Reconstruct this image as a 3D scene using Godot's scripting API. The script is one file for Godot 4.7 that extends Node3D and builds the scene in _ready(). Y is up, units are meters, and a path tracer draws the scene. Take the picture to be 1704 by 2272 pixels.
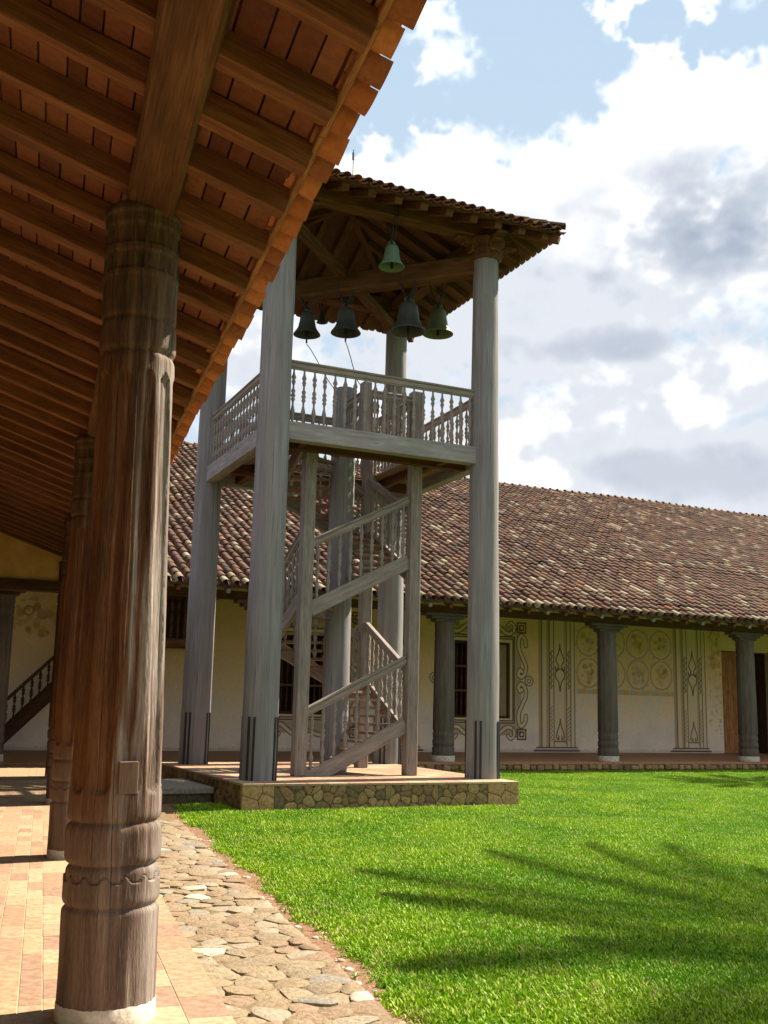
extends Node3D
# A mission courtyard: arcaded gallery on the left, timber bell tower on a stone plinth, long tiled wing behind.
# World axes: x along the far wing, -z towards it, y up. The gallery runs 7 degrees off -z.

const GROUND := -0.29
const DECK := 0.19
const GALLERY_TURN := -0.1236
const EYE := Vector3(0, 1.6, 0)
var rng := RandomNumberGenerator.new()
var M := {}
var used := {}
var meshes := {}
var raw := []

func _ready():
	rng.seed = 71
	# ---------------------------------------------------------------- camera
	var cam := Camera3D.new()
	cam.name = "camera"
	add_child(cam)
	cam.transform = Transform3D(Basis(Vector3(0.9073, 0.0240, 0.4199), Vector3(-0.0973, 0.9832, 0.1541), Vector3(-0.4091, -0.1808, 0.8944)).orthonormalized(), EYE)
	cam.keep_aspect = Camera3D.KEEP_HEIGHT
	cam.fov = rad_to_deg(2.0 * atan(1136.0 / 2330.0))
	cam.near = 0.05
	cam.far = 3000.0
	# ---------------------------------------------------------------- sky, sun, exposure
	var env := Environment.new()
	env.background_mode = Environment.BG_SKY
	env.sky = Sky.new()
	var pano := PanoramaSkyMaterial.new()
	pano.panorama = sky_picture()
	pano.energy_multiplier = 1.0
	env.sky.sky_material = pano
	env.background_energy_multiplier = 0.56
	env.tonemap_mode = Environment.TONE_MAPPER_LINEAR
	env.tonemap_exposure = 2.8
	env.sdfgi_enabled = true
	env.ssao_enabled = true
	env.ssil_enabled = true
	var we := WorldEnvironment.new()
	we.name = "world_environment"
	we.environment = env
	add_child(we)
	var sun := DirectionalLight3D.new()
	sun.name = "sun"
	sun.light_energy = 1.6
	sun.light_color = Color(1.0, 0.945, 0.86)
	sun.light_angular_distance = 0.5
	sun.shadow_enabled = true
	add_child(sun)
	var el := deg_to_rad(47.5)
	var to_sun := Vector3(0.9945 * cos(el), sin(el), -0.105 * cos(el))
	sun.look_at_from_position(to_sun * 60.0, Vector3.ZERO, Vector3.UP)
	# ---------------------------------------------------------------- everything
	make_materials()
	make_ground()
	make_wing()
	make_gallery()
	make_tower()
	make_bells()
	make_porch_stair()
	make_lawn()
	make_path()
	make_palms()
	make_weeds()

# ==================================================================== naming
func numbered(called: String) -> String:
	if not used.has(called):
		used[called] = 0
		return called
	used[called] += 1
	return "%s_%03d" % [called, used[called]]

func thing(called: String, label: String, category: String, at := Vector3.ZERO, turn := 0.0, group := "") -> Node3D:
	var o := Node3D.new()
	o.name = numbered(called)
	add_child(o)
	o.position = at
	o.rotation.y = turn
	o.set_meta("label", label)
	o.set_meta("category", category)
	if group:
		o.set_meta("group", group)
	return o

func struct(called: String, mesh: Mesh, m: Material) -> MeshInstance3D:
	var o := MeshInstance3D.new()
	o.name = numbered(called)
	o.mesh = mesh
	o.material_override = m
	add_child(o)
	o.set_meta("kind", "structure")
	return o

func part(parent: Node3D, called: String, mesh: Mesh, m: Material, at := Transform3D.IDENTITY) -> MeshInstance3D:
	var o := MeshInstance3D.new()
	o.name = called
	o.mesh = mesh
	o.material_override = m
	o.transform = at
	parent.add_child(o, true)
	return o

func stuff(parent: Node3D, called: String, mesh: Mesh, m: Material) -> MeshInstance3D:
	var o := part(parent, called, mesh, m)
	o.set_meta("kind", "stuff")
	return o

func scatter(parent: Node3D, called: String, mesh: Mesh, m: Material, places: Array, tints: Array) -> MultiMeshInstance3D:
	var mm := MultiMesh.new()
	mm.transform_format = MultiMesh.TRANSFORM_3D
	mm.use_colors = true
	mm.mesh = mesh
	mm.instance_count = places.size()
	for i in places.size():
		mm.set_instance_transform(i, places[i])
		mm.set_instance_color(i, tints[i])
	var o := MultiMeshInstance3D.new()
	o.name = called
	o.multimesh = mm
	o.material_override = m
	parent.add_child(o, true)
	o.set_meta("kind", "stuff")
	return o

# ==================================================================== mesh helpers
func begin() -> SurfaceTool:
	var st := SurfaceTool.new()
	st.begin(Mesh.PRIMITIVE_TRIANGLES)
	st.set_smooth_group(-1)
	return st

func done(st: SurfaceTool) -> ArrayMesh:
	st.generate_normals()
	return st.commit()

func tri(st: SurfaceTool, a: Vector3, b: Vector3, c: Vector3, ua: Vector2, ub: Vector2, uc: Vector2):
	st.set_uv(ua)
	st.add_vertex(a)
	st.set_uv(ub)
	st.add_vertex(b)
	st.set_uv(uc)
	st.add_vertex(c)

# a, b, c, d clockwise as seen from the front
func quad(st: SurfaceTool, a: Vector3, b: Vector3, c: Vector3, d: Vector3, ua: Vector2, ub: Vector2, uc: Vector2, ud: Vector2):
	tri(st, a, b, c, ua, ub, uc)
	tri(st, a, c, d, ua, uc, ud)

# a face whose outside is known from a point inside the solid
func face(st: SurfaceTool, p: Array, inside: Vector3, uv: Array):
	var n: Vector3 = (p[1] - p[0]).cross(p[2] - p[0])
	var mid: Vector3 = p[0]
	if n.dot(mid - inside) < 0.0:
		for i in range(1, p.size() - 1):
			tri(st, p[0], p[i], p[i + 1], uv[0], uv[i], uv[i + 1])
	else:
		for i in range(1, p.size() - 1):
			tri(st, p[0], p[i + 1], p[i], uv[0], uv[i + 1], uv[i])

# box with chamfered edges; v of the texture runs along the given axis
func cbox(st: SurfaceTool, xf: Transform3D, s: Vector3, b := 0.0, grain := 0, off := Vector2.ZERO):
	var h := s * 0.5
	var mid := xf.origin
	var ax := [Vector3.RIGHT, Vector3.UP, Vector3.BACK]
	var hh := [h.x, h.y, h.z]
	for i in 3:
		var j := (i + 1) % 3
		var k := (i + 2) % 3
		for sg in [-1.0, 1.0]:
			var p := []
			var uv := []
			for c in [[-1, -1], [1, -1], [1, 1], [-1, 1]]:
				var v: Vector3 = ax[i] * (hh[i] * sg) + ax[j] * ((hh[j] - b) * c[0]) + ax[k] * ((hh[k] - b) * c[1])
				p.append(xf * v)
				var q := [v.x, v.y, v.z]
				var along: int = grain if grain != i else j
				var other: int = 3 - along - i
				uv.append(Vector2(q[other] + i * 0.37 + sg * 0.11, q[along]) + off)
			face(st, p, mid, uv)
	if b <= 0.0:
		return
	for i in 3:
		var j := (i + 1) % 3
		var k := (i + 2) % 3
		for sj in [-1.0, 1.0]:
			for sk in [-1.0, 1.0]:
				var p := []
				var uv := []
				for e in [-1.0, 1.0]:
					p.append(xf * (ax[i] * ((hh[i] - b) * e) + ax[j] * (hh[j] * sj) + ax[k] * ((hh[k] - b) * sk)))
					uv.append(Vector2(0.0, (hh[i] - b) * e) + off)
				for e in [1.0, -1.0]:
					p.append(xf * (ax[i] * ((hh[i] - b) * e) + ax[j] * ((hh[j] - b) * sj) + ax[k] * (hh[k] * sk)))
					uv.append(Vector2(b, (hh[i] - b) * e) + off)
				face(st, p, mid, uv)
	for sx in [-1.0, 1.0]:
		for sy in [-1.0, 1.0]:
			for sz in [-1.0, 1.0]:
				face(st, [xf * Vector3(h.x * sx, (h.y - b) * sy, (h.z - b) * sz), xf * Vector3((h.x - b) * sx, h.y * sy, (h.z - b) * sz), xf * Vector3((h.x - b) * sx, (h.y - b) * sy, h.z * sz)], mid, [off, off, off])

func box_mesh(s: Vector3, b := 0.0, grain := 0) -> ArrayMesh:
	var key := "%s %.4f %d" % [s, b, grain]
	if not meshes.has(key):
		var st := begin()
		cbox(st, Transform3D.IDENTITY, s, b, grain)
		meshes[key] = done(st)
	return meshes[key]

func frame_of(a: Vector3, b: Vector3, up := Vector3.UP) -> Basis:
	var z := (b - a).normalized()
	if absf(z.dot(up)) > 0.98:
		up = Vector3.RIGHT
	var x := up.cross(z).normalized()
	return Basis(x, z.cross(x), z)

# a straight sawn beam from a to b, w wide and h high
func beam(st: SurfaceTool, a: Vector3, b: Vector3, w: float, h: float, bev := 0.008, up := Vector3.UP):
	cbox(st, Transform3D(frame_of(a, b, up), (a + b) * 0.5), Vector3(w, h, a.distance_to(b)), bev, 2, Vector2(rng.randf() * 3.0, rng.randf() * 3.0))

func beam_mesh(a: Vector3, b: Vector3, w: float, h: float, bev := 0.008, up := Vector3.UP) -> ArrayMesh:
	var st := begin()
	beam(st, a, b, w, h, bev, up)
	return done(st)

# an adzed beam: eight-cornered section, swept with small wanders of its corners
func hewn(a: Vector3, b: Vector3, w: float, h: float, seg: int, jit: float, ch: float, up := Vector3.UP) -> ArrayMesh:
	var st := begin()
	var f := frame_of(a, b, up)
	var l := a.distance_to(b)
	var c := [Vector2(-1, -1), Vector2(1, -1), Vector2(1, 1), Vector2(-1, 1)]
	var base := []
	for i in 4:
		var p: Vector2 = Vector2(c[i].x * w * 0.5, c[i].y * h * 0.5)
		var n: Vector2 = Vector2(c[(i + 1) % 4].x * w * 0.5, c[(i + 1) % 4].y * h * 0.5)
		var d := (n - p).normalized()
		base.append(p + d * ch)
		base.append(n - d * ch)
	var u := [0.0]
	for i in 8:
		u.append(u[i] + base[i].distance_to(base[(i + 1) % 8]))
	var off := Vector2(rng.randf() * 3.0, rng.randf() * 3.0)
	var ph := []
	for i in 8:
		ph.append([rng.randf() * TAU, rng.randf() * TAU, rng.randf_range(1.1, 2.6), rng.randf_range(3.5, 7.0)])
	var rows := []
	for s in seg + 1:
		var t := l * s / seg
		var row := []
		for i in 8:
			var o: Vector2 = base[i] * (1.0 + (sin(t * ph[i][2] + ph[i][0]) * 0.6 + sin(t * ph[i][3] + ph[i][1]) * 0.4) * jit / minf(w, h))
			row.append(a + f.x * o.x + f.y * o.y + f.z * t)
		rows.append(row)
	for s in seg:
		var mid: Vector3 = a + f.z * (l * (s + 0.5) / seg)
		for i in 8:
			var j := (i + 1) % 8
			var t0 := l * s / seg
			var t1 := l * (s + 1) / seg
			face(st, [rows[s][i], rows[s][j], rows[s + 1][j], rows[s + 1][i]], mid, [Vector2(u[i], t0) + off, Vector2(u[i + 1], t0) + off, Vector2(u[i + 1], t1) + off, Vector2(u[i], t1) + off])
	var uv8 := []
	for i in 8:
		uv8.append(base[i] + off)
	face(st, rows[0], a + f.z * 0.1, uv8)
	face(st, rows[seg], b - f.z * 0.1, uv8)
	return done(st)

# a surface of rows of points round an axis; radius(row, angle) -> float
func turned(ys: Array, seg: int, radius: Callable, uscale := 1.0, cap := true, vscale := 1.0) -> ArrayMesh:
	var st := SurfaceTool.new()
	st.begin(Mesh.PRIMITIVE_TRIANGLES)
	st.set_smooth_group(0)
	var rows := ys.size()
	for r in rows:
		for i in seg + 1:
			var a := TAU * i / seg
			var rr: float = radius.call(r, a)
			st.set_uv(Vector2(uscale * i / seg, ys[r] * vscale))
			st.add_vertex(Vector3(cos(a) * rr, ys[r], sin(a) * rr))
	for r in rows - 1:
		for i in seg:
			var p := r * (seg + 1) + i
			var q := p + seg + 1
			for k in [p, p + 1, q + 1, p, q + 1, q]:
				st.add_index(k)
	st.generate_normals()
	var am := st.commit()
	if cap:
		var s2 := begin()
		for e in [0, rows - 1]:
			var mid := Vector3(0, ys[e], 0)
			for i in seg:
				var a0 := TAU * i / seg
				var a1 := TAU * (i + 1) / seg
				var r0: float = radius.call(e, a0)
				var r1: float = radius.call(e, a1)
				var p0 := Vector3(cos(a0) * r0, ys[e], sin(a0) * r0)
				var p1 := Vector3(cos(a1) * r1, ys[e], sin(a1) * r1)
				face(s2, [mid, p0, p1], Vector3(0, ys[e] + (0.1 if e == 0 else -0.1), 0), [Vector2(0, 0), Vector2(p0.x, p0.z), Vector2(p1.x, p1.z)])
		s2.generate_normals()
		s2.append_from(am, 0, Transform3D.IDENTITY)
		am = s2.commit()
	return am

func lathe(profile: Array, seg: int, uscale := 1.0, cap := true) -> ArrayMesh:
	var ys := []
	for p in profile:
		ys.append(p.y)
	return turned(ys, seg, func(r, _a): return profile[r].x, uscale, cap)

func tube(st: SurfaceTool, pts: Array, r: float, seg := 6):
	for k in pts.size() - 1:
		var f := frame_of(pts[k], pts[k + 1])
		for i in seg:
			var a0 := TAU * i / seg
			var a1 := TAU * (i + 1) / seg
			var d0: Vector3 = (f.x * cos(a0) + f.y * sin(a0)) * r
			var d1: Vector3 = (f.x * cos(a1) + f.y * sin(a1)) * r
			face(st, [pts[k] + d0, pts[k] + d1, pts[k + 1] + d1, pts[k + 1] + d0], (pts[k] + pts[k + 1]) * 0.5, [Vector2.ZERO, Vector2(0.02, 0), Vector2(0.02, 0.1), Vector2(0, 0.1)])

# half-round clay tile: rim circle of radius ra at z=0 (lower end), rb at z=-len; sy flattens, flip bulges down
func clay_tile(ra: float, rb: float, ln: float, sy: float, th: float, seg := 8) -> ArrayMesh:
	var st := SurfaceTool.new()
	st.begin(Mesh.PRIMITIVE_TRIANGLES)
	st.set_smooth_group(0)
	var o := []
	for z in [0, 1, 2]:
		for skin in 2:
			var r: float = lerpf(ra, rb, z / 2.0) - th * skin
			for i in seg + 1:
				var a := PI * i / seg
				o.append([Vector3(cos(a) * r, sin(a) * r * sy, -ln * z / 2.0), Vector2(float(i) / seg, z / 2.0)])
	var n := seg + 1
	for z in 2:
		for skin in 2:
			for i in seg:
				var p := [o[(z * 2 + skin) * n + i], o[(z * 2 + skin) * n + i + 1], o[(z * 2 + 2 + skin) * n + i + 1], o[(z * 2 + 2 + skin) * n + i]]
				st.set_smooth_group(skin)
				var order := [0, 1, 2, 0, 2, 3] if skin == 1 else [0, 2, 1, 0, 3, 2]
				for k in order:
					st.set_uv(p[k][1])
					st.add_vertex(p[k][0])
	st.set_smooth_group(-1)
	for e in [0, 2]:
		for i in seg:
			face(st, [o[e * 2 * n + i][0], o[e * 2 * n + i + 1][0], o[(e * 2 + 1) * n + i + 1][0], o[(e * 2 + 1) * n + i][0]], Vector3(0, 0, -ln * 0.5), [Vector2(0.1, 0), Vector2(0.2, 0), Vector2(0.2, 0.1), Vector2(0.1, 0.1)])
	for sd in [0, seg]:
		face(st, [o[sd][0], o[n + sd][0], o[5 * n + sd][0], o[4 * n + sd][0]], Vector3(0, 0.5, 0), [Vector2(0, 0), Vector2(0.05, 0), Vector2(0.05, 1), Vector2(0, 1)])
	st.generate_normals()
	return st.commit()

# convex cell of a jittered point set inside a rectangle, for stones
func cells(sites: Array, x0: float, x1: float, y0: float, y1: float, reach: float) -> Array:
	var all := []
	for i in sites.size():
		var poly := [Vector2(x0, y0), Vector2(x1, y0), Vector2(x1, y1), Vector2(x0, y1)]
		var s: Vector2 = sites[i]
		for j in sites.size():
			if j == i or absf(sites[j].x - s.x) > reach or absf(sites[j].y - s.y) > reach:
				continue
			var m: Vector2 = (s + sites[j]) * 0.5
			var d: Vector2 = sites[j] - s
			var next := []
			for k in poly.size():
				var p: Vector2 = poly[k]
				var q: Vector2 = poly[(k + 1) % poly.size()]
				var dp := (p - m).dot(d)
				var dq := (q - m).dot(d)
				if dp <= 0.0:
					next.append(p)
				if dp * dq < 0.0:
					next.append(p + (q - p) * (dp / (dp - dq)))
			poly = next
			if poly.size() < 3:
				break
		all.append(poly)
	return all

# a stone from a cell: shrunk, its corners cut round, top at height, shoulder lower; plane axes ex, ey and outward n
func stone(poly: Array, gap: float, up: float, dome: float, deep: float, o: Vector3, ex: Vector3, ey: Vector3, n: Vector3, tilt := Vector2.ZERO, rounding := 0.32) -> ArrayMesh:
	var c := Vector2.ZERO
	for p in poly:
		c += p
	c /= poly.size()
	var ring := []
	for k in poly.size():
		var p: Vector2 = poly[k]
		var a: Vector2 = poly[(k + poly.size() - 1) % poly.size()]
		var b: Vector2 = poly[(k + 1) % poly.size()]
		var cut: float = minf(rounding * minf(p.distance_to(a), p.distance_to(b)), 0.07)
		ring.append(p + (a - p).normalized() * cut)
		ring.append(p + (b - p).normalized() * cut)
	var outer := []
	for p in ring:
		var d: Vector2 = p - c
		var w: float = maxf(d.length() - gap * rng.randf_range(0.6, 1.5), 0.01)
		outer.append(c + d.normalized() * w)
	var at := func(p: Vector2, h: float) -> Vector3: return o + ex * p.x + ey * p.y + n * (h + (p - c).dot(tilt))
	var st := SurfaceTool.new()
	st.begin(Mesh.PRIMITIVE_TRIANGLES)
	st.set_smooth_group(0)
	var inside: Vector3 = at.call(c, -deep)
	var k := outer.size()
	var lip := []
	var inn := []
	for i in k:
		lip.append(c + (outer[i] - c) * 0.97)
		inn.append(c + (outer[i] - c) * rng.randf_range(0.68, 0.82))
	var hl := []
	var hi := []
	for i in k:
		hl.append(up * rng.randf_range(0.55, 0.8))
		hi.append(up * rng.randf_range(0.88, 1.05))
	var top: Vector3 = at.call(c + Vector2(rng.randf_range(-0.01, 0.01), rng.randf_range(-0.01, 0.01)), up + dome)
	for i in k:
		var j := (i + 1) % k
		st.set_smooth_group(-1)
		face(st, [at.call(outer[i], -deep), at.call(outer[j], -deep), at.call(lip[j], hl[j]), at.call(lip[i], hl[i])], inside, [outer[i], outer[j], outer[j], outer[i]])
		st.set_smooth_group(1)
		face(st, [at.call(lip[i], hl[i]), at.call(lip[j], hl[j]), at.call(inn[j], hi[j]), at.call(inn[i], hi[i])], inside, [lip[i], lip[j], inn[j], inn[i]])
		face(st, [at.call(inn[i], hi[i]), at.call(inn[j], hi[j]), top], inside, [inn[i], inn[j], c])
	st.generate_normals()
	return st.commit()

# ==================================================================== textures
func noise(kind: int, freq: float, oct: int, sd: int) -> FastNoiseLite:
	var n := FastNoiseLite.new()
	n.noise_type = kind
	n.frequency = freq
	n.fractal_octaves = oct
	n.seed = sd
	return n

# seamless grey bytes w x h, made narrow and stretched so that the pattern runs along v
func grain_bytes(w: int, h: int, stretch: int, freq: float, oct: int, sd: int) -> PackedByteArray:
	var im := noise(FastNoiseLite.TYPE_SIMPLEX_SMOOTH, freq, oct, sd).get_seamless_image(w, maxi(8, h / stretch), false, false, 0.3)
	im.resize(w, h, Image.INTERPOLATE_CUBIC)
	im.convert(Image.FORMAT_L8)
	return im.get_data()

func texture(w: int, h: int, data: PackedByteArray, f := Image.FORMAT_RGB8) -> ImageTexture:
	return ImageTexture.create_from_image(Image.create_from_data(w, h, false, f, data))

func srgb_table() -> PackedByteArray:
	var t := PackedByteArray()
	for i in 4096:
		t.append(clampi(int(round(255.0 * Color(i / 4095.0, 0, 0).linear_to_srgb().r)), 0, 255))
	return t

var T8 := PackedByteArray()

func put(d: PackedByteArray, i: int, c: Vector3):
	d[i] = T8[clampi(int(c.x * 4095.0), 0, 4095)]
	d[i + 1] = T8[clampi(int(c.y * 4095.0), 0, 4095)]
	d[i + 2] = T8[clampi(int(c.z * 4095.0), 0, 4095)]

# wood: dark and light linear colours, amount of cracks; returns [colour, height]
func wood(dark: Vector3, mid: Vector3, light: Vector3, crack: float, sd: int, soft := 1.0, split := 0.012) -> Array:
	var w := 512
	var h := 512
	var fine := grain_bytes(w, h, 10, 0.11, 4, sd)
	var broad := grain_bytes(w, h, 6, 0.016, 3, sd + 1)
	var blot := grain_bytes(w, h, 2, 0.008, 4, sd + 2)
	var line := grain_bytes(w, h, 20, 0.025, 2, sd + 3)
	var d := PackedByteArray()
	d.resize(w * h * 3)
	var e := PackedByteArray()
	e.resize(w * h)
	for i in w * h:
		var f := fine[i] / 255.0
		var b := broad[i] / 255.0
		var t := clampf(0.5 + soft * ((f - 0.5) * 0.55 + (b - 0.5) * 0.35 + (blot[i] / 255.0 - 0.5) * 0.5), 0.0, 1.0)
		var c := dark.lerp(mid, t * 2.0) if t < 0.5 else mid.lerp(light, t * 2.0 - 1.0)
		var k := absf(line[i] / 255.0 - 0.5)
		var cr := clampf(1.0 - k / split, 0.0, 1.0) * crack * clampf((blot[i] - 110) / 60.0, 0.0, 1.0)
		put(d, i * 3, c * (1.0 - 0.75 * cr))
		e[i] = clampi(int(150.0 + 70.0 * (f - 0.5) + 30.0 * (b - 0.5) - 150.0 * cr), 0, 255)
	return [texture(w, h, d), texture(w, h, e, Image.FORMAT_L8)]

# mottled tone that multiplies a tint: two linear tones, speckle
func mottle(a: Vector3, b: Vector3, freq: float, oct: int, sd: int, speck := 0.15, spot := Vector3.ZERO, amount := 0.0) -> ImageTexture:
	var w := 512
	var p := grain_bytes(w, w, 1, freq, oct, sd)
	var q := grain_bytes(w, w, 1, 0.09, 3, sd + 5)
	var s := grain_bytes(w, w, 1, freq * 1.7, 4, sd + 9)
	var d := PackedByteArray()
	d.resize(w * w * 3)
	for i in w * w:
		var t := clampf((p[i] / 255.0 - 0.5) * 1.5 + 0.5, 0.0, 1.0)
		var c := a.lerp(b, t) * (1.0 + speck * (q[i] / 127.5 - 1.0))
		if amount > 0.0:
			c = c.lerp(spot, clampf((s[i] / 255.0 - (1.0 - amount)) * 6.0, 0.0, 1.0))
		put(d, i * 3, c)
	return texture(w, w, d)

func bumps(freq: float, oct: int, sd: int) -> ImageTexture:
	return texture(512, 512, grain_bytes(512, 512, 1, freq, oct, sd), Image.FORMAT_L8)

func mat(called: String, tex: Texture2D, tint := Color.WHITE, rough := 0.85, uv := Vector3.ONE, tri_world := false, bump: Texture2D = null, bump_cm := 0.4) -> StandardMaterial3D:
	var m := StandardMaterial3D.new()
	m.resource_name = called
	m.albedo_texture = tex
	m.albedo_color = tint
	m.roughness = rough
	m.metallic_specular = 0.35
	m.uv1_scale = uv
	if tri_world:
		m.uv1_triplanar = true
		m.uv1_world_triplanar = true
	if bump:
		m.heightmap_enabled = true
		m.heightmap_texture = bump
		m.heightmap_scale = bump_cm
	M[called] = m
	return m

func lin(r: float, g: float, b: float) -> Color:
	return Color(r, g, b).linear_to_srgb()

func make_materials():
	T8 = srgb_table()
	var grey := wood(Vector3(0.12, 0.10, 0.095), Vector3(0.25, 0.225, 0.215), Vector3(0.37, 0.345, 0.335), 0.9, 11)
	mat("grey_wood", grey[0], Color.WHITE, 0.9, Vector3(1.0, 0.4, 1), false, grey[1], 0.5)
	var bole := wood(Vector3(0.10, 0.089, 0.09), Vector3(0.205, 0.188, 0.189), Vector3(0.315, 0.295, 0.295), 1.0, 17, 0.8, 0.022)
	mat("post_wood", bole[0], Color.WHITE, 0.9, Vector3(1.0, 0.16, 1), false, bole[1], 0.4)
	mat("rail_wood", grey[0], lin(0.95, 0.88, 0.80), 0.9, Vector3(2.0, 0.6, 1), false, grey[1], 0.4)
	mat("step_wood", grey[0], lin(0.85, 0.62, 0.46), 0.9, Vector3(1.5, 0.6, 1), false, grey[1], 0.4)
	var brown := wood(Vector3(0.055, 0.024, 0.010), Vector3(0.145, 0.066, 0.027), Vector3(0.26, 0.135, 0.058), 0.8, 31)
	mat("brown_wood", brown[0], Color.WHITE, 0.75, Vector3(1.2, 0.45, 1), false, brown[1], 0.5)
	mat("rafter_wood", brown[0], lin(1.0, 0.80, 0.64), 0.75, Vector3(1.6, 0.5, 1), false, brown[1], 0.5)
	mat("lath_wood", brown[0], lin(1.6, 1.5, 1.4), 0.8, Vector3(3, 1, 1))
	mat("tower_beam_wood", brown[0], lin(0.72, 0.64, 0.58), 0.85, Vector3(1.2, 0.5, 1), false, brown[1], 0.5)
	mat("plate_wood", brown[0], lin(0.68, 0.62, 0.56), 0.8, Vector3(1.2, 0.45, 1), false, brown[1], 0.5)
	mat("patch_wood", grey[0], lin(0.62, 0.43, 0.31), 0.9, Vector3(1.5, 0.8, 1), false, grey[1], 0.4)
	mat("cap_wood", brown[0], lin(0.7, 0.62, 0.6), 0.85, Vector3(1.2, 0.8, 1), false, brown[1], 0.8)
	mat("dark_wood", brown[0], lin(0.5, 0.45, 0.43), 0.8, Vector3(1.5, 0.5, 1), false, brown[1], 0.4)
	mat("door_wood", brown[0], lin(2.6, 2.3, 1.9), 0.7, Vector3(1.5, 0.5, 1))
	mat("wing_column_wood", grey[0], lin(0.43, 0.37, 0.325), 0.9, Vector3(1.5, 0.4, 1), false, grey[1], 0.5)
	var clay := mottle(Vector3(0.72, 0.66, 0.58), Vector3(1, 1, 1), 0.015, 4, 51, 0.12, Vector3(0.45, 0.42, 0.40), 0.18)
	var rough := bumps(0.03, 4, 61)
	var tones := [Vector3(0.382, 0.258, 0.167), Vector3(0.406, 0.292, 0.183), Vector3(0.368, 0.227, 0.152), Vector3(0.420, 0.323, 0.209), Vector3(0.372, 0.272, 0.183), Vector3(0.315, 0.206, 0.146)]
	for i in tones.size():
		mat("floor_clay_%d" % i, clay, lin(tones[i].x, tones[i].y, tones[i].z), 0.7, Vector3(1.6, 1.6, 1.6), true, rough, 0.12)
	mat("terrace_clay", clay, lin(0.46, 0.24, 0.13), 0.6, Vector3(0.8, 0.8, 0.8), true)
	mat("grout", clay, lin(0.46, 0.37, 0.26), 0.95, Vector3(2, 2, 2), true)
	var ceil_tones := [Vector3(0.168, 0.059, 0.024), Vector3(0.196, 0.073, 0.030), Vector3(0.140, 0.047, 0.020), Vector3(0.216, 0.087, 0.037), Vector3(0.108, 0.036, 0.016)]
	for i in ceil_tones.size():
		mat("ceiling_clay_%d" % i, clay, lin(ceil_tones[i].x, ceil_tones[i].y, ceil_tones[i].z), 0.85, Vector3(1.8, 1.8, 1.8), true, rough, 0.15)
	var eave_tones := [Vector3(0.42, 0.155, 0.048), Vector3(0.36, 0.125, 0.042), Vector3(0.46, 0.19, 0.065), Vector3(0.27, 0.10, 0.04)]
	for i in eave_tones.size():
		mat("eave_clay_%d" % i, clay, lin(eave_tones[i].x, eave_tones[i].y, eave_tones[i].z), 0.85, Vector3(2.5, 2.5, 2.5), true, rough, 0.25)
	var roof := mottle(Vector3(0.5, 0.5, 0.5), Vector3(1.05, 1.05, 1.05), 0.02, 4, 81, 0.2, Vector3(0.95, 0.93, 0.86), 0.22)
	var rt := mat("roof_clay", roof, Color.WHITE, 0.9, Vector3(0.8, 1.2, 1))
	rt.vertex_color_use_as_albedo = true
	for i in ROOF_TONES.size():
		var t: Vector3 = ROOF_TONES[i]
		mat("roof_clay_%d" % i, roof, lin(t.x, t.y, t.z), 0.9, Vector3(0.8, 1.2, 1))
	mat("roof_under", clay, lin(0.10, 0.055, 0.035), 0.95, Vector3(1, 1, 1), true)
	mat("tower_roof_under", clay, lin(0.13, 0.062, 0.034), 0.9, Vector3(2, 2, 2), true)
	var rock := mottle(Vector3(0.62, 0.58, 0.52), Vector3(1.05, 1.03, 1.0), 0.02, 5, 91, 0.2, Vector3(0.30, 0.32, 0.20), 0.2)
	var rocky := bumps(0.035, 5, 95)
	var stones := [Vector3(0.271, 0.209, 0.135), Vector3(0.291, 0.234, 0.156), Vector3(0.246, 0.197, 0.135), Vector3(0.312, 0.267, 0.201), Vector3(0.254, 0.234, 0.197), Vector3(0.262, 0.189, 0.127)]
	for i in stones.size():
		mat("path_stone_%d" % i, rock, lin(stones[i].x, stones[i].y, stones[i].z), 0.85, Vector3(1.6, 1.6, 1.6), true, rocky, 0.6)
	mat("path_stone_white", rock, lin(0.47, 0.43, 0.36), 0.8, Vector3(1.6, 1.6, 1.6), true, rocky, 0.5)
	var walls := [Vector3(0.302, 0.205, 0.100), Vector3(0.235, 0.163, 0.085), Vector3(0.370, 0.252, 0.123), Vector3(0.179, 0.131, 0.081), Vector3(0.291, 0.173, 0.095)]
	for i in walls.size():
		mat("wall_stone_%d" % i, rock, lin(walls[i].x, walls[i].y, walls[i].z), 0.9, Vector3(1.2, 1.2, 1.2), true, rocky, 0.8)
	mat("mortar", rock, lin(0.13, 0.10, 0.06), 0.95, Vector3(1, 1, 1), true, rocky, 0.8)
	mat("pier_render", rock, lin(0.42, 0.27, 0.135), 0.95, Vector3(0.9, 0.9, 0.9), true, rocky, 0.8)
	mat("plinth_white", rock, lin(0.62, 0.58, 0.50), 0.85, Vector3(1, 1, 1), true, rocky, 0.3)
	mat("step_stone", rock, lin(0.30, 0.27, 0.22), 0.9, Vector3(1, 1, 1), true, rocky, 0.5)
	mat("deck_edge", clay, lin(0.42, 0.20, 0.12), 0.85, Vector3(1.5, 1.5, 1.5), true)
	var earth := mottle(Vector3(0.14, 0.075, 0.04), Vector3(0.24, 0.14, 0.08), 0.02, 5, 101, 0.35, Vector3(0.33, 0.22, 0.13), 0.2)
	mat("earth", earth, Color.WHITE, 0.95, Vector3(0.9, 0.9, 0.9), true, bumps(0.05, 5, 103), 1.2)
	var pathbed := mottle(Vector3(0.13, 0.09, 0.048), Vector3(0.22, 0.16, 0.09), 0.02, 5, 111, 0.35, Vector3(0.10, 0.125, 0.03), 0.30)
	mat("path_bed", pathbed, Color.WHITE, 0.95, Vector3(0.8, 0.8, 0.8), true, bumps(0.05, 5, 113), 1.0)
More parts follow.
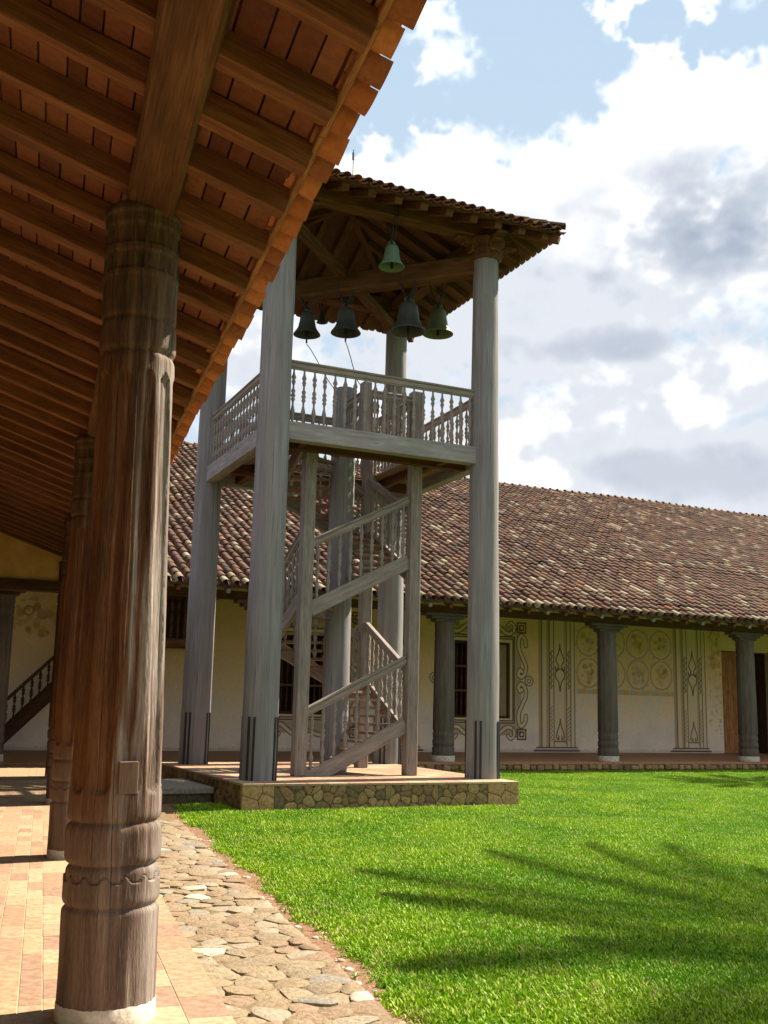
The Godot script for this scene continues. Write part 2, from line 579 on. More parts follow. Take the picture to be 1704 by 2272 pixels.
	var turf := mottle(Vector3(0.035, 0.08, 0.012), Vector3(0.07, 0.15, 0.02), 0.03, 5, 121, 0.3)
	mat("turf", turf, Color.WHITE, 0.95, Vector3(0.5, 0.5, 0.5), true)
	var blade := StandardMaterial3D.new()
	blade.resource_name = "grass_blade"
	blade.vertex_color_use_as_albedo = true
	blade.roughness = 0.55
	blade.metallic_specular = 0.27
	blade.backlight_enabled = true
	blade.backlight = lin(0.27, 0.44, 0.018)
	M["grass"] = blade
	var leaf := StandardMaterial3D.new()
	leaf.resource_name = "leaf"
	leaf.albedo_color = lin(0.08, 0.19, 0.025)
	leaf.roughness = 0.5
	leaf.backlight_enabled = true
	leaf.backlight = lin(0.06, 0.12, 0.01)
	M["leaf"] = leaf
	var iron := StandardMaterial3D.new()
	iron.resource_name = "iron"
	iron.albedo_color = lin(0.022, 0.021, 0.022)
	iron.roughness = 0.55
	iron.metallic = 0.3
	M["iron"] = iron
	var dark := mottle(Vector3(0.6, 0.6, 0.6), Vector3(1, 1, 1), 0.02, 4, 131, 0.2, Vector3(0.9, 1.6, 1.2), 0.25)
	var br := mat("bronze_dark", dark, lin(0.085, 0.088, 0.08), 0.5, Vector3(2, 2, 2), false)
	br.metallic = 0.35
	br = mat("bronze_green", dark, lin(0.15, 0.22, 0.15), 0.65, Vector3(2, 2, 2), false)
	br.metallic = 0.15
	br = mat("bronze_olive", dark, lin(0.14, 0.16, 0.085), 0.6, Vector3(2, 2, 2), false)
	br.metallic = 0.2
	var plaster := mottle(Vector3(0.80, 0.78, 0.74), Vector3(1, 1, 1), 0.012, 5, 141, 0.05)
	mat("plaster_ochre", plaster, lin(0.70, 0.40, 0.13), 0.95, Vector3(0.4, 0.4, 0.4), true)
	mat("plaster_cream", plaster, lin(0.62, 0.52, 0.35), 0.95, Vector3(0.4, 0.4, 0.4), true)
	mat("shutter_paint", plaster, lin(0.40, 0.29, 0.17), 0.9, Vector3(0.4, 0.4, 0.4), true)
	mat("painted_wall", wall_picture(), Color.WHITE, 0.95)
	var col := column_picture()
	mat("column_wood", col[0], Color.WHITE, 0.8, Vector3.ONE, false, col[1], 0.9)
	mat("palm_trunk", brown[0], lin(1.6, 1.8, 2.2), 0.9, Vector3(2, 2, 1))
	mat("void", null, lin(0.01, 0.008, 0.007), 0.95)

const ROOF_TONES := [Vector3(0.135, 0.066, 0.039), Vector3(0.169, 0.084, 0.049), Vector3(0.106, 0.054, 0.034), Vector3(0.285, 0.216, 0.139), Vector3(0.375, 0.300, 0.198), Vector3(0.187, 0.122, 0.071), Vector3(0.260, 0.120, 0.055), Vector3(0.085, 0.049, 0.032)]
const ROOF_ODDS := [0.30, 0.52, 0.68, 0.72, 0.745, 0.84, 0.87, 1.0]

func roof_tone(pale: float) -> int:
	if rng.randf() < pale:
		return [3, 4, 5][rng.randi() % 3]
	var r := rng.randf()
	for i in ROOF_ODDS.size():
		if r < ROOF_ODDS[i]:
			return i
	return 0

# the near column: brown towards the gallery, bleached grey towards the court, split along its length
func column_picture() -> Array:
	var w := 1024
	var h := 1024
	var fine := grain_bytes(w, h, 5, 0.10, 4, 201)
	var speck := grain_bytes(w, h, 2, 0.16, 3, 205)
	var broad := grain_bytes(w, h, 7, 0.020, 4, 202)
	var blot := grain_bytes(w, h, 3, 0.008, 4, 203)
	var line := grain_bytes(w, h, 40, 0.012, 2, 204)
	var d := PackedByteArray()
	d.resize(w * h * 3)
	var e := PackedByteArray()
	e.resize(w * h)
	for y in h:
		var hy := y / float(h) * 4.6
		var low := 1.0 - smoothstep(0.7, 1.25, hy)
		var high := smoothstep(3.35, 3.75, hy)
		for x in w:
			var i := y * w + x
			var a := x / float(w) * TAU
			var f := fine[i] / 255.0
			var b := broad[i] / 255.0
			var q := blot[i] / 255.0
			var grey := smoothstep(0.15, 1.05, cos(a - 0.2) + (b - 0.5) * 1.7 + (q - 0.5) * 0.8)
			grey = maxf(grey * (1.0 - high * 0.85), low * (0.42 + 0.35 * grey))
			var calm := 1.0 - 0.55 * low
			var t := clampf(0.46 + 0.75 * calm * (f - 0.5) + 0.5 * calm * (b - 0.5) + 0.7 * (q - 0.5) + 0.30 * (speck[i] / 255.0 - 0.5), 0.0, 1.0)
			var brown := Vector3(0.030, 0.013, 0.006).lerp(Vector3(0.165, 0.066, 0.023), t)
			brown = brown.lerp(Vector3(0.028, 0.016, 0.010).lerp(Vector3(0.125, 0.066, 0.033), t), high * 0.8)
			var pale := Vector3(0.075, 0.055, 0.044).lerp(Vector3(0.33, 0.275, 0.235), t)
			var c := brown.lerp(pale, grey)
			var k := absf(line[i] / 255.0 - 0.5)
			var cr := clampf(1.0 - k / 0.010, 0.0, 1.0) * clampf((blot[i] - 95) / 50.0, 0.0, 1.0)
			put(d, i * 3, c * (1.0 - 0.82 * cr))
			e[i] = clampi(int(150.0 + 60.0 * (f - 0.5) + 40.0 * (b - 0.5) + 40.0 * (speck[i] / 255.0 - 0.5) - 150.0 * cr), 0, 255)
	return [texture(w, h, d), texture(w, h, e, Image.FORMAT_L8)]

# ---------------------------------------------------------------- the painted wall of the wing, flat paint on plaster
const WALL_X0 := 2.0
const WALL_X1 := 38.0
const WALL_H := 5.4
const WALL_PX := 54.0

var wall_im: Image
var ink_a := 1.0

func dab(x: float, y: float, r: float, c: Color, soft := 0.6):
	var px := (x - WALL_X0) * WALL_PX
	var py := (WALL_H - y) * WALL_PX
	var pr := r * WALL_PX
	for j in range(int(py - pr - 1), int(py + pr + 2)):
		for i in range(int(px - pr - 1), int(px + pr + 2)):
			if i < 0 or j < 0 or i >= wall_im.get_width() or j >= wall_im.get_height():
				continue
			var d := Vector2(i + 0.5 - px, j + 0.5 - py).length()
			var a := clampf((pr + 0.5 - d), 0.0, 1.0) * c.a * ink_a
			if a > 0.0:
				wall_im.set_pixel(i, j, wall_im.get_pixel(i, j).lerp(Color(c.r, c.g, c.b), a))

func stroke(pts: Array, r: float, c: Color):
	for k in pts.size() - 1:
		var p: Vector2 = pts[k]
		var q: Vector2 = pts[k + 1]
		var n := maxi(1, int(p.distance_to(q) / maxf(r * 0.7, 0.008)))
		for i in n:
			var t := p.lerp(q, i / float(n))
			dab(t.x, t.y, r, c)

func block(x0: float, y0: float, x1: float, y1: float, c: Color):
	for j in range(int((WALL_H - y1) * WALL_PX), int((WALL_H - y0) * WALL_PX)):
		for i in range(int((x0 - WALL_X0) * WALL_PX), int((x1 - WALL_X0) * WALL_PX)):
			if i >= 0 and j >= 0 and i < wall_im.get_width() and j < wall_im.get_height():
				wall_im.set_pixel(i, j, wall_im.get_pixel(i, j).lerp(Color(c.r, c.g, c.b), c.a))

func curve(ctrl: Array, steps := 10) -> Array:
	var out := []
	for k in ctrl.size() - 1:
		var p0: Vector2 = ctrl[maxi(k - 1, 0)]
		var p1: Vector2 = ctrl[k]
		var p2: Vector2 = ctrl[k + 1]
		var p3: Vector2 = ctrl[mini(k + 2, ctrl.size() - 1)]
		for i in steps:
			out.append(p1.cubic_interpolate(p2, p0, p3, i / float(steps)))
	out.append(ctrl[-1])
	return out

# pale ribbon with dark edges
func ribbon(pts: Array, wide: float, ink: Color, pale: Color):
	stroke(pts, wide + 0.030, ink)
	stroke(pts, wide, pale)

func mirrored(pts: Array, cx: float) -> Array:
	var out := []
	for p in pts:
		out.append(Vector2(2.0 * cx - p.x, p.y))
	return out

func wall_picture() -> ImageTexture:
	var w := int((WALL_X1 - WALL_X0) * WALL_PX)
	var h := int(WALL_H * WALL_PX)
	var im := noise(FastNoiseLite.TYPE_SIMPLEX_SMOOTH, 0.012, 5, 301)
	var fine := noise(FastNoiseLite.TYPE_SIMPLEX_SMOOTH, 0.11, 3, 302)
	wall_im = Image.create(w, h, false, Image.FORMAT_RGB8)
	for j in h:
		var y := WALL_H - (j + 0.5) / WALL_PX
		for i in w:
			var n := im.get_noise_2d(i, j * 1.3)
			var f := fine.get_noise_2d(i, j)
			var up := smoothstep(0.6, 3.4, y + n * 1.2)
			var c := Vector3(0.86, 0.70, 0.555).lerp(Vector3(0.84, 0.555, 0.285), up) * (1.0 + 0.14 * n + 0.06 * f)
			if y < 0.12 + 0.08 * f:
				c *= 0.8
			wall_im.set_pixel(i, j, Color(c.x, c.y, c.z).linear_to_srgb())
	var ink := lin(0.13, 0.075, 0.05)
	var pale := lin(0.78, 0.61, 0.38)
	var shade := lin(0.44, 0.31, 0.20)
	var rose := lin(0.58, 0.32, 0.18)
	var umber := lin(0.38, 0.21, 0.11)
	# scrollwork round the two windows
	for cx in [12.92, 19.65]:
		block(cx - 1.68, 0.62, cx + 1.68, 4.60, Color(shade, 0.75))
		block(cx - 1.42, 1.0, cx + 1.42, 4.3, pale)
		for f in [[1.36, 4.22, 1.06], [1.30, 4.14, 1.14]]:
			stroke([Vector2(cx - f[0], f[2]), Vector2(cx + f[0], f[2]), Vector2(cx + f[0], f[1]), Vector2(cx - f[0], f[1]), Vector2(cx - f[0], f[2])], 0.022, ink)
		for s in [1.0, -1.0]:
			var at := func(q: Array) -> Array:
				var o := []
				for p in q:
					o.append(Vector2(cx + s * p[0], p[1]))
				return curve(o)
			for top in [1.0, -1.0]:
				var mid := 2.62
				var fl := func(q: Array) -> Array:
					var o := []
					for p in q:
						o.append([p[0], mid + top * (p[1])])
					return at.call(o)
				ribbon(fl.call([[1.86, 1.30], [1.83, 1.52], [1.66, 1.66], [1.56, 1.5], [1.56, 1.2], [1.72, 0.86], [1.86, 0.55], [1.82, 0.25], [1.66, 0.13], [1.55, 0.22], [1.60, 0.38], [1.70, 0.33]]), 0.06, ink, pale)
				ribbon(fl.call([[1.42, 1.98], [1.25, 1.75], [1.02, 1.72], [0.82, 1.86], [0.58, 2.02], [0.3, 2.04], [0.05, 1.92]]), 0.055, ink, pale)
				ribbon(fl.call([[1.08, 2.02], [1.22, 2.12], [1.36, 2.0], [1.34, 1.8]]), 0.045, ink, pale)
				var yq: float = mid + top * 1.96
				var xq: float = cx + s * 1.68
				for sq in [0.18, 0.085]:
					stroke([Vector2(xq - sq, yq - sq), Vector2(xq + sq, yq - sq), Vector2(xq + sq, yq + sq), Vector2(xq - sq, yq + sq), Vector2(xq - sq, yq - sq)], 0.026, ink)
			var loop := []
			for k in 15:
				var a := TAU * k / 14.0
				loop.append(Vector2(cx + s * (2.0 + 0.13 * cos(a)), 2.62 + 0.13 * sin(a)))
			ribbon(loop, 0.035, ink, pale)
	# painted pilasters
	for cx in [16.26, 22.94, 29.35, 35.8]:
		block(cx - 0.80, 0.16, cx + 0.78, WALL_H, Color(lin(0.74, 0.57, 0.36), 0.8))
		block(cx - 0.86, 0.16, cx - 0.72, WALL_H, Color(umber, 0.6))
		block(cx - 0.50, 0.16, cx - 0.34, WALL_H, Color(umber, 0.55))
		block(cx + 0.30, 0.30, cx + 0.42, WALL_H, Color(rose, 0.65))
		for x in [-0.72, -0.38, -0.18, 0.40, 0.58, 0.76]:
			stroke([Vector2(cx + x, 0.18), Vector2(cx + x, WALL_H)], 0.013, ink)
		for x in [-0.29, 0.49]:
			for y in range(0, 26):
				var yy := 0.45 + y * 0.05
				dab(cx + x + 0.04 * sin(y * 2.1), yy, 0.022, Color(ink, 0.75))
			for y in range(0, 24):
				dab(cx + x + 0.03 * sin(y * 1.7), 2.4 + y * 0.06, 0.04, Color(ink, 0.55))
		var m: float = cx + 0.10
		for s in [1.0, -1.0]:
			stroke(curve([Vector2(m, 4.05), Vector2(m + s * 0.04, 3.8), Vector2(m + s * 0.18, 3.45), Vector2(m + s * 0.07, 3.22), Vector2(m + s * 0.18, 3.05), Vector2(m + s * 0.2, 3.2)]), 0.020, ink)
			stroke(curve([Vector2(m + s * 0.02, 3.12), Vector2(m + s * 0.2, 2.98), Vector2(m + s * 0.19, 2.78), Vector2(m + s * 0.06, 2.6), Vector2(m, 2.25)]), 0.020, ink)
			stroke(curve([Vector2(m, 1.25), Vector2(m + s * 0.03, 1.05), Vector2(m + s * 0.13, 0.78), Vector2(m + s * 0.17, 0.55), Vector2(m + s * 0.06, 0.5), Vector2(m + s * 0.09, 0.62)]), 0.018, ink)
		stroke([Vector2(cx - 0.16, 0.42), Vector2(cx + 0.36, 0.42)], 0.02, ink)
		block(cx - 1.08, 0.03, cx + 1.0, 0.10, ink)
		block(cx - 1.0, 0.10, cx + 0.92, 0.16, lin(0.55, 0.46, 0.36))
		block(cx - 0.96, 0.16, cx + 0.88, 0.20, ink)
	# faded medallions with a border of coloured squares
	var ochre := lin(0.68, 0.38, 0.10)
	var blue := lin(0.46, 0.42, 0.38)
	block(23.78, 2.40, 28.45, 5.2, Color(lin(0.72, 0.50, 0.24), 0.5))
	var n := 0
	for k in 19:
		block(23.80 + k * 0.25, 2.20, 24.04 + k * 0.25, 2.40, Color(ochre if k % 2 else blue, 0.85))
	var r2 := RandomNumberGenerator.new()
	r2.seed = 5
	for row in 2:
		for cx in [24.35, 25.55, 26.72, 27.86]:
			var cy: float = [3.02, 4.22][row]
			var ring := []
			for k in 25:
				var a := TAU * k / 24.0
				ring.append(Vector2(cx + 0.53 * cos(a), cy + 0.56 * sin(a)))
			ink_a = 0.9
			stroke(ring, 0.09, pale)
			ink_a = 0.62
			stroke(ring, 0.045, rose)
			for k in 26:
				var a := r2.randf() * TAU
				var rr := r2.randf() * 0.36
				dab(cx + rr * cos(a), cy + rr * sin(a), r2.randf_range(0.03, 0.1), [ochre, rose, umber, blue][r2.randi() % 4])
			for k in 18:
				var a := r2.randf() * TAU
				dab(cx + 0.62 * cos(a), cy + 0.6 * sin(a), 0.035, rose)
	ink_a = 0.3
	for k in 90:
		dab(30.3 + r2.randf() * 0.65, 0.6 + r2.randf() * 3.5, r2.randf_range(0.02, 0.07), [rose, rose, umber, ochre][r2.randi() % 4])
	for k in 60:
		dab(30.3 + r2.randf() * 0.6, 3.4 + r2.randf() * 1.6, r2.randf_range(0.04, 0.12), [rose, lin(0.45, 0.16, 0.06)][r2.randi() % 2])
	# rosette on the wall at the foot of the stair
	ink_a = 0.5
	for k in 40:
		var a := r2.randf() * TAU
		var rr := sqrt(r2.randf()) * 0.75
		dab(3.75 + rr * cos(a) * 1.1, 4.0 + rr * sin(a) * 0.8, r2.randf_range(0.05, 0.14), [rose, umber, ochre][r2.randi() % 3])
	var rs := []
	for k in 17:
		rs.append(Vector2(3.6 + 0.14 * cos(TAU * k / 16.0), 4.2 + 0.14 * sin(TAU * k / 16.0)))
	stroke(rs, 0.03, umber)
	ink_a = 1.0
	return ImageTexture.create_from_image(wall_im)

# ==================================================================== sky: air and clouds
func sky_picture() -> ImageTexture:
	var big := noise(FastNoiseLite.TYPE_SIMPLEX_SMOOTH, 1.0, 6, 401)
	var det := noise(FastNoiseLite.TYPE_SIMPLEX_SMOOTH, 1.0, 6, 402)
	var low := Image.create(1024, 512, false, Image.FORMAT_RGB8)
	for j in 256:
		for i in 1024:
			low.set_pixel(i, j, sky_colour((i + 0.5) / 1024.0, (j + 0.5) / 512.0, big, det))
	low.fill_rect(Rect2i(0, 256, 1024, 256), lin(0.16, 0.18, 0.19))
	low.resize(4096, 2048, Image.INTERPOLATE_CUBIC)
	var x0 := int(4096 * -6.0 / 360.0)
	var x1 := int(4096 * 52.0 / 360.0)
	var y0 := int(2048 * (0.5 - 43.0 / 180.0))
	var y1 := 1012
	for j in range(y0, y1):
		for k in range(x0, x1):
			var i := posmod(k, 4096)
			low.set_pixel(i, j, sky_colour((i + 0.5) / 4096.0, (j + 0.5) / 2048.0, big, det))
	return ImageTexture.create_from_image(low)

# cumulus heaps and dark bases as [azimuth, elevation, half width, half height, weight], degrees
const HEAPS := [[27.4, 27.2, 4.4, 3.6, 1.0], [23.5, 26.5, 5.5, 3.8, 1.0], [31.2, 25.5, 3.4, 3.2, 0.9], [33.8, 26.6, 3.2, 3.3, 1.0], [36.6, 27.2, 4.0, 3.4, 1.0], [39.9, 30.0, 3.4, 4.4, 1.1], [43.6, 30.6, 3.0, 3.0, 1.05], [46.5, 29.4, 3.4, 3.8, 1.0], [49.5, 29.0, 4.0, 4.0, 1.0],
	[40.5, 25.5, 8.0, 4.6, 1.15], [27.3, 33.9, 2.0, 1.1, 0.42], [26.6, 35.6, 1.8, 1.0, 0.4], [38.0, 36.3, 2.8, 1.8, 0.45], [42.5, 35.8, 2.4, 1.2, 0.4], [32.0, 21.5, 13.0, 4.4, 1.3], [40.0, 17.0, 7.0, 3.4, 1.2], [33.0, 13.5, 15.0, 4.0, 1.2], [46.5, 23.6, 6.0, 3.4, 1.1], [18.0, 19.0, 7.0, 3.6, 0.72], [8.0, 23.0, 6.0, 3.0, 0.8], [44.0, 12.5, 9.0, 3.4, 1.2]]
const BASES := [[43.6, 24.6, 11.0, 5.0, 1.0], [38.2, 24.4, 5.0, 3.6, 0.70], [37.0, 19.2, 7.0, 2.0, 0.85], [30.0, 18.6, 5.0, 1.8, 0.55], [40.5, 12.4, 11.0, 2.6, 0.80], [31.0, 22.5, 4.0, 2.0, 0.45], [45.0, 21.0, 4.0, 1.4, 0.5], [33.0, 14.2, 5.0, 1.6, 0.45], [25.0, 17.5, 6.0, 2.2, 0.4]]

func sky_colour(u: float, v: float, big: FastNoiseLite, det: FastNoiseLite) -> Color:
	var az := u * 360.0 if u < 0.5 else (u - 1.0) * 360.0
	var el := (0.5 - v) * 180.0
	var ra := deg_to_rad(az)
	var re := deg_to_rad(el)
	var dir := Vector3(sin(ra) * cos(re), sin(re), -cos(ra) * cos(re))
	# air: paler towards the horizon
	var t := pow(clampf(1.0 - dir.y, 0.0, 1.0), 2.2)
	var air := Vector3(0.33, 0.445, 0.57).lerp(Vector3(0.50, 0.55, 0.59), t)
	var flat := dir / (dir.y + 0.22)
	var n := big.get_noise_3d(flat.x * 1.3 + 7.0, flat.z * 1.3, 0.4)
	var f := det.get_noise_3d(dir.x * 16.0, dir.y * 22.0, dir.z * 16.0)
	var g := det.get_noise_3d(dir.x * 5.0 + 9.0, dir.y * 9.0, dir.z * 5.0)
	# clouds everywhere by chance; in front the heaps that stand there now
	var here := smoothstep(-16.0, -4.0, az) * (1.0 - smoothstep(52.0, 64.0, az)) * (1.0 - smoothstep(40.0, 50.0, el))
	var chance := 0.08 + n * 1.25
	var heap := -0.5
	if here > 0.0:
		for q in HEAPS:
			var dx: float = (az - q[0]) / q[2]
			var dy: float = (el - q[1]) / q[3]
			if dy < 0.0:
				dy *= 0.75
			heap = maxf(heap, q[4] * (1.0 - sqrt(dx * dx + dy * dy)))
		heap = heap * 1.5 + 0.12
	var h2 := det.get_noise_3d(dir.x * 44.0, dir.y * 52.0, dir.z * 44.0)
	# rounded billows: folded noise bulges outwards
	var puff := 0.5 - absf(f) * 1.6 - absf(h2) * 0.7
	var s := lerpf(chance + f * 0.35, heap * 0.85 + puff * 0.62 + g * 0.55 - 0.12, here)
	var thin := smoothstep(-0.35, 0.35, g + f * 0.6)
	var cover := smoothstep(-0.04, lerpf(0.30, 0.85, thin), s)
	var shade := 0.35 * smoothstep(0.35, 0.9, s) * (1.0 - here)
	if here > 0.0:
		var b := 0.62 * smoothstep(28.0, 22.5, el + g * 8.0 - maxf(az - 34.0, 0.0) * 0.12)
		for q in BASES:
			var dx: float = (az - q[0]) / q[2]
			var dy: float = (el - q[1]) / q[3]
			b = maxf(b, q[4] * (1.0 - smoothstep(0.0, 1.5, sqrt(dx * dx + dy * dy) + f * 0.25 + g * 0.8)))
		var lit := smoothstep(0.05, 0.42, f * 0.55 + h2 * 0.12 + g * 0.7)
		b = b * (1.0 - 0.72 * lit * (1.0 - 0.75 * smoothstep(0.55, 0.9, b))) + 0.06 * clampf(-f - h2 * 0.5, 0.0, 1.0)
		shade = lerpf(shade, b, here)
	var white := Vector3(0.93, 0.92, 0.91)
	var greyc := Vector3(0.27, 0.315, 0.39)
	var cloud := white.lerp(greyc, clampf(shade, 0.0, 1.0))
	var low := 1.0 - smoothstep(0.0, 14.0, el)
	cloud = cloud.lerp(Vector3(0.45, 0.47, 0.50), low * 0.5)
	var c := air.lerp(cloud, cover)
	return Color(c.x, c.y, c.z).linear_to_srgb()

# ==================================================================== ground
func flat_sheet(poly: Array, y: float) -> ArrayMesh:
	var st := begin()
	for i in range(1, poly.size() - 1):
		var p := [poly[0], poly[i], poly[i + 1]]
		var v := []
		for q in p:
			v.append(Vector3(q.x, y, q.y))
		face(st, v, Vector3(poly[0].x, y - 1.0, poly[0].y), p)
	return done(st)

# gallery coordinates (w across to the court, u along) to the world
func gal(w: float, y: float, u: float) -> Vector3:
	return Vector3(w * 0.9924 + u * 0.1233, y, w * 0.1233 - u * 0.9924)

func make_ground():
	struct("ground", flat_sheet([Vector2(-900, -900), Vector2(900, -900), Vector2(900, 900), Vector2(-900, 900)], GROUND - 0.02), M.turf)

# ==================================================================== far wing
const COL_Z := -28.35
const WALL_Z := -33.9
const EAVE_Z := -27.2
const PITCH := 0.45

func make_wing():
	var wing := thing("mission_wing", "long low mission building with brown tile roof, carved columns and painted wall beyond the lawn", "building")
	# walls
	var st := begin()
	var holes := [[12.92, 1.22, 4.0, 1.18], [19.65, 1.22, 4.0, 1.18], [32.35, 0.0, 4.15, 1.35]]
	var x := WALL_X0
	var rects := []
	for q in holes:
		rects.append([x, q[0] - q[3], 0.0, WALL_H])
		if q[1] > 0.0:
			rects.append([q[0] - q[3], q[0] + q[3], 0.0, q[1]])
		rects.append([q[0] - q[3], q[0] + q[3], q[2], WALL_H])
		x = q[0] + q[3]
	rects.append([x, WALL_X1, 0.0, WALL_H])
	for r in rects:
		var p := [Vector3(r[0], r[2], WALL_Z), Vector3(r[1], r[2], WALL_Z), Vector3(r[1], r[3], WALL_Z), Vector3(r[0], r[3], WALL_Z)]
		var uv := []
		for v in p:
			uv.append(Vector2((v.x - WALL_X0) / (WALL_X1 - WALL_X0), 1.0 - v.y / WALL_H))
		face(st, p, Vector3(r[0], r[2], WALL_Z - 1.0), uv)
	part(wing, "painted_wall", done(st), M.painted_wall)
	st = begin()
	cbox(st, Transform3D(Basis(), Vector3(20, 6.5, WALL_Z - 0.26)), Vector3(64, 2.18, 0.5))
	cbox(st, Transform3D(Basis(), Vector3(-5.05, 2.7, WALL_Z - 0.26)), Vector3(14.08, 5.4, 0.5))
	cbox(st, Transform3D(Basis(), Vector3(45.05, 2.7, WALL_Z - 0.26)), Vector3(14.08, 5.4, 0.5))
	for q in holes:
		for s in [-1.0, 1.0]:
			cbox(st, Transform3D(Basis(), Vector3(q[0] + s * (q[3] + 0.05), (q[1] + q[2]) * 0.5, WALL_Z - 0.3)), Vector3(0.1, q[2] - q[1], 0.58))
		cbox(st, Transform3D(Basis(), Vector3(q[0], q[2] + 0.05, WALL_Z - 0.3)), Vector3(q[3] * 2 + 0.2, 0.1, 0.58))
		if q[1] > 0.0:
			cbox(st, Transform3D(Basis(), Vector3(q[0], q[1] - 0.05, WALL_Z - 0.3)), Vector3(q[3] * 2 + 0.2, 0.1, 0.58))
	part(wing, "inner_wall", done(st), M.plaster_cream)
	st = begin()
	cbox(st, Transform3D(Basis(), Vector3(20, 2.7, WALL_Z - 3.0)), Vector3(64, 5.4, 0.2))
	part(wing, "dark_room_wall", done(st), M.dark_wood)
	# windows with turned wooden grilles, one shutter each
	var bar := lathe([Vector2(0.03, 0), Vector2(0.03, 0.08), Vector2(0.055, 0.14), Vector2(0.03, 0.20), Vector2(0.05, 0.34), Vector2(0.06, 0.46), Vector2(0.03, 0.6), Vector2(0.055, 0.7), Vector2(0.028, 0.78), Vector2(0.03, 0.86)], 8)
	for cx in [12.92, 19.65]:
		var f := begin()
		for s in [-1.0, 1.0]:
			cbox(f, Transform3D(Basis(), Vector3(cx + s * 1.13, 2.61, WALL_Z - 0.16)), Vector3(0.1, 2.78, 0.12), 0.01, 1)
		for yy in [1.27, 3.95]:
			cbox(f, Transform3D(Basis(), Vector3(cx, yy, WALL_Z - 0.16)), Vector3(2.16, 0.1, 0.118), 0.01, 0)
		var win := part(wing, "window", done(f), M.dark_wood)
		for r in 3:
			for k in 11:
				if cx > 15.0 and k > 7:
					continue
				part(win, "bar", bar, M.dark_wood, Transform3D(Basis(), Vector3(cx - 1.0 + k * 0.2, 1.33 + r * 0.88, WALL_Z - 0.16)))
			if r > 0:
				part(win, "rail", box_mesh(Vector3(2.14, 0.07, 0.1), 0.008, 0), M.brown_wood, Transform3D(Basis(), Vector3(cx, 1.33 + r * 0.88 - 0.02, WALL_Z - 0.16)))
		if cx > 15.0:
			part(win, "shutter", box_mesh(Vector3(0.58, 2.6, 0.05), 0.008, 1), M.shutter_paint, Transform3D(Basis(), Vector3(cx + 0.78, 2.61, WALL_Z - 0.11)))
	# panelled door, its left leaf closed, the right one open to the dark
	var d := part(wing, "door", box_mesh(Vector3(1.35, 4.1, 0.07), 0.006, 1), M.door_wood, Transform3D(Basis(), Vector3(31.7, 2.06, WALL_Z - 0.14)))
	for r in 3:
		for c in 2:
			var hh: float = [0.75, 1.35, 1.25][r]
			var yy: float = [-1.58, -0.42, 1.1][r]
			part(d, "panel", box_mesh(Vector3(0.5, hh, 0.05), 0.02, 1), M.door_wood, Transform3D(Basis(), Vector3(-0.32 + c * 0.62, yy, 0.035)))
	part(wing, "door_leaf", box_mesh(Vector3(0.07, 4.1, 1.2), 0.006, 1), M.dark_wood, Transform3D(Basis(Vector3.UP, 0.25), Vector3(33.5, 2.06, WALL_Z - 0.9)))
	# terrace: floor sheet with a stone edge towards the lawn
	var floor_st := begin()
	cbox(floor_st, Transform3D(Basis(), Vector3(20, -0.15, (WALL_Z - 4.0 - 27.69) * 0.5)), Vector3(72, 0.28, -27.69 - (WALL_Z - 4.0)))
	var terrace := struct("wing_terrace_floor", done(floor_st), M.terrace_clay)
	var lip := begin()
	cbox(lip, Transform3D(Basis(), Vector3(23, -0.03, -27.66)), Vector3(60, 0.065, 0.10), 0.006, 0)
	part(terrace, "floor_edge", done(lip), M.deck_edge)
	for k in 130:
		var sx := 3.2 + k * 0.27
		var mid := Vector3(sx + rng.randf_range(-0.03, 0.03), -0.15 + rng.randf_range(-0.02, 0.01), -27.66)
		part(terrace, "edge_stone", box_mesh(Vector3([0.19, 0.24, 0.28][k % 3], [0.14, 0.17][k % 2], 0.16), 0.035), M["wall_stone_%d" % (rng.randi() % 5)], Transform3D(Basis(Vector3.BACK, rng.randf_range(-0.12, 0.12)), mid))
	# columns with corbel brackets
	var prof := [Vector2(0.345, 0.0), Vector2(0.35, 0.17)]
	var plinth := lathe(prof, 24)
	var shaft_p := [[0.325, 0.165], [0.335, 0.2], [0.335, 0.40], [0.30, 0.43], [0.325, 0.46], [0.33, 0.6], [0.30, 0.65], [0.32, 0.69], [0.32, 0.84], [0.295, 0.87], [0.325, 0.92], [0.325, 1.4], [0.315, 2.4], [0.305, 3.58], [0.285, 3.61], [0.305, 3.66], [0.305, 3.84], [0.29, 3.88], [0.31, 3.93], [0.31, 4.08], [0.33, 4.12]]
	var pp := []
	for q in shaft_p:
		pp.append(Vector2(q[0], q[1]))
	var ys := []
	for q in pp:
		ys.append(q.y)
	var shaft := turned(ys, 48, func(r, a): return pp[r].x * (1.0 - 0.03 * maxf(0.0, cos(a * 12.0)) * (1.0 if r >= 10 and r <= 13 else (0.7 if r in [1, 2, 5, 6, 18, 19] else 0.0))), 2.0)
	var br := begin()
	for q in [[0.80, 4.12, 0.09], [1.10, 4.21, 0.09], [1.46, 4.30, 0.10]]:
		cbox(br, Transform3D(Basis(), Vector3(0, q[1] + q[2] * 0.5, 0)), Vector3(q[0], q[2] - 0.004, 0.42), 0.02, 0)
	var bracket := done(br)
	for k in 8:
		var cx: float = [2.35, 9.2, 15.1, 21.1, 27.0, 32.95, 38.9, 44.8][k]
		var c := part(wing, "column", shaft, M.wing_column_wood, Transform3D(Basis(), Vector3(cx, 0, COL_Z)))
		part(c, "plinth", plinth, M.plinth_white)
		part(c, "bracket", bracket, M.wing_column_wood)
	part(wing, "lintel", beam_mesh(Vector3(-2, 4.51, COL_Z), Vector3(48, 4.51, COL_Z), 0.34, 0.22, 0.01), M.dark_wood)
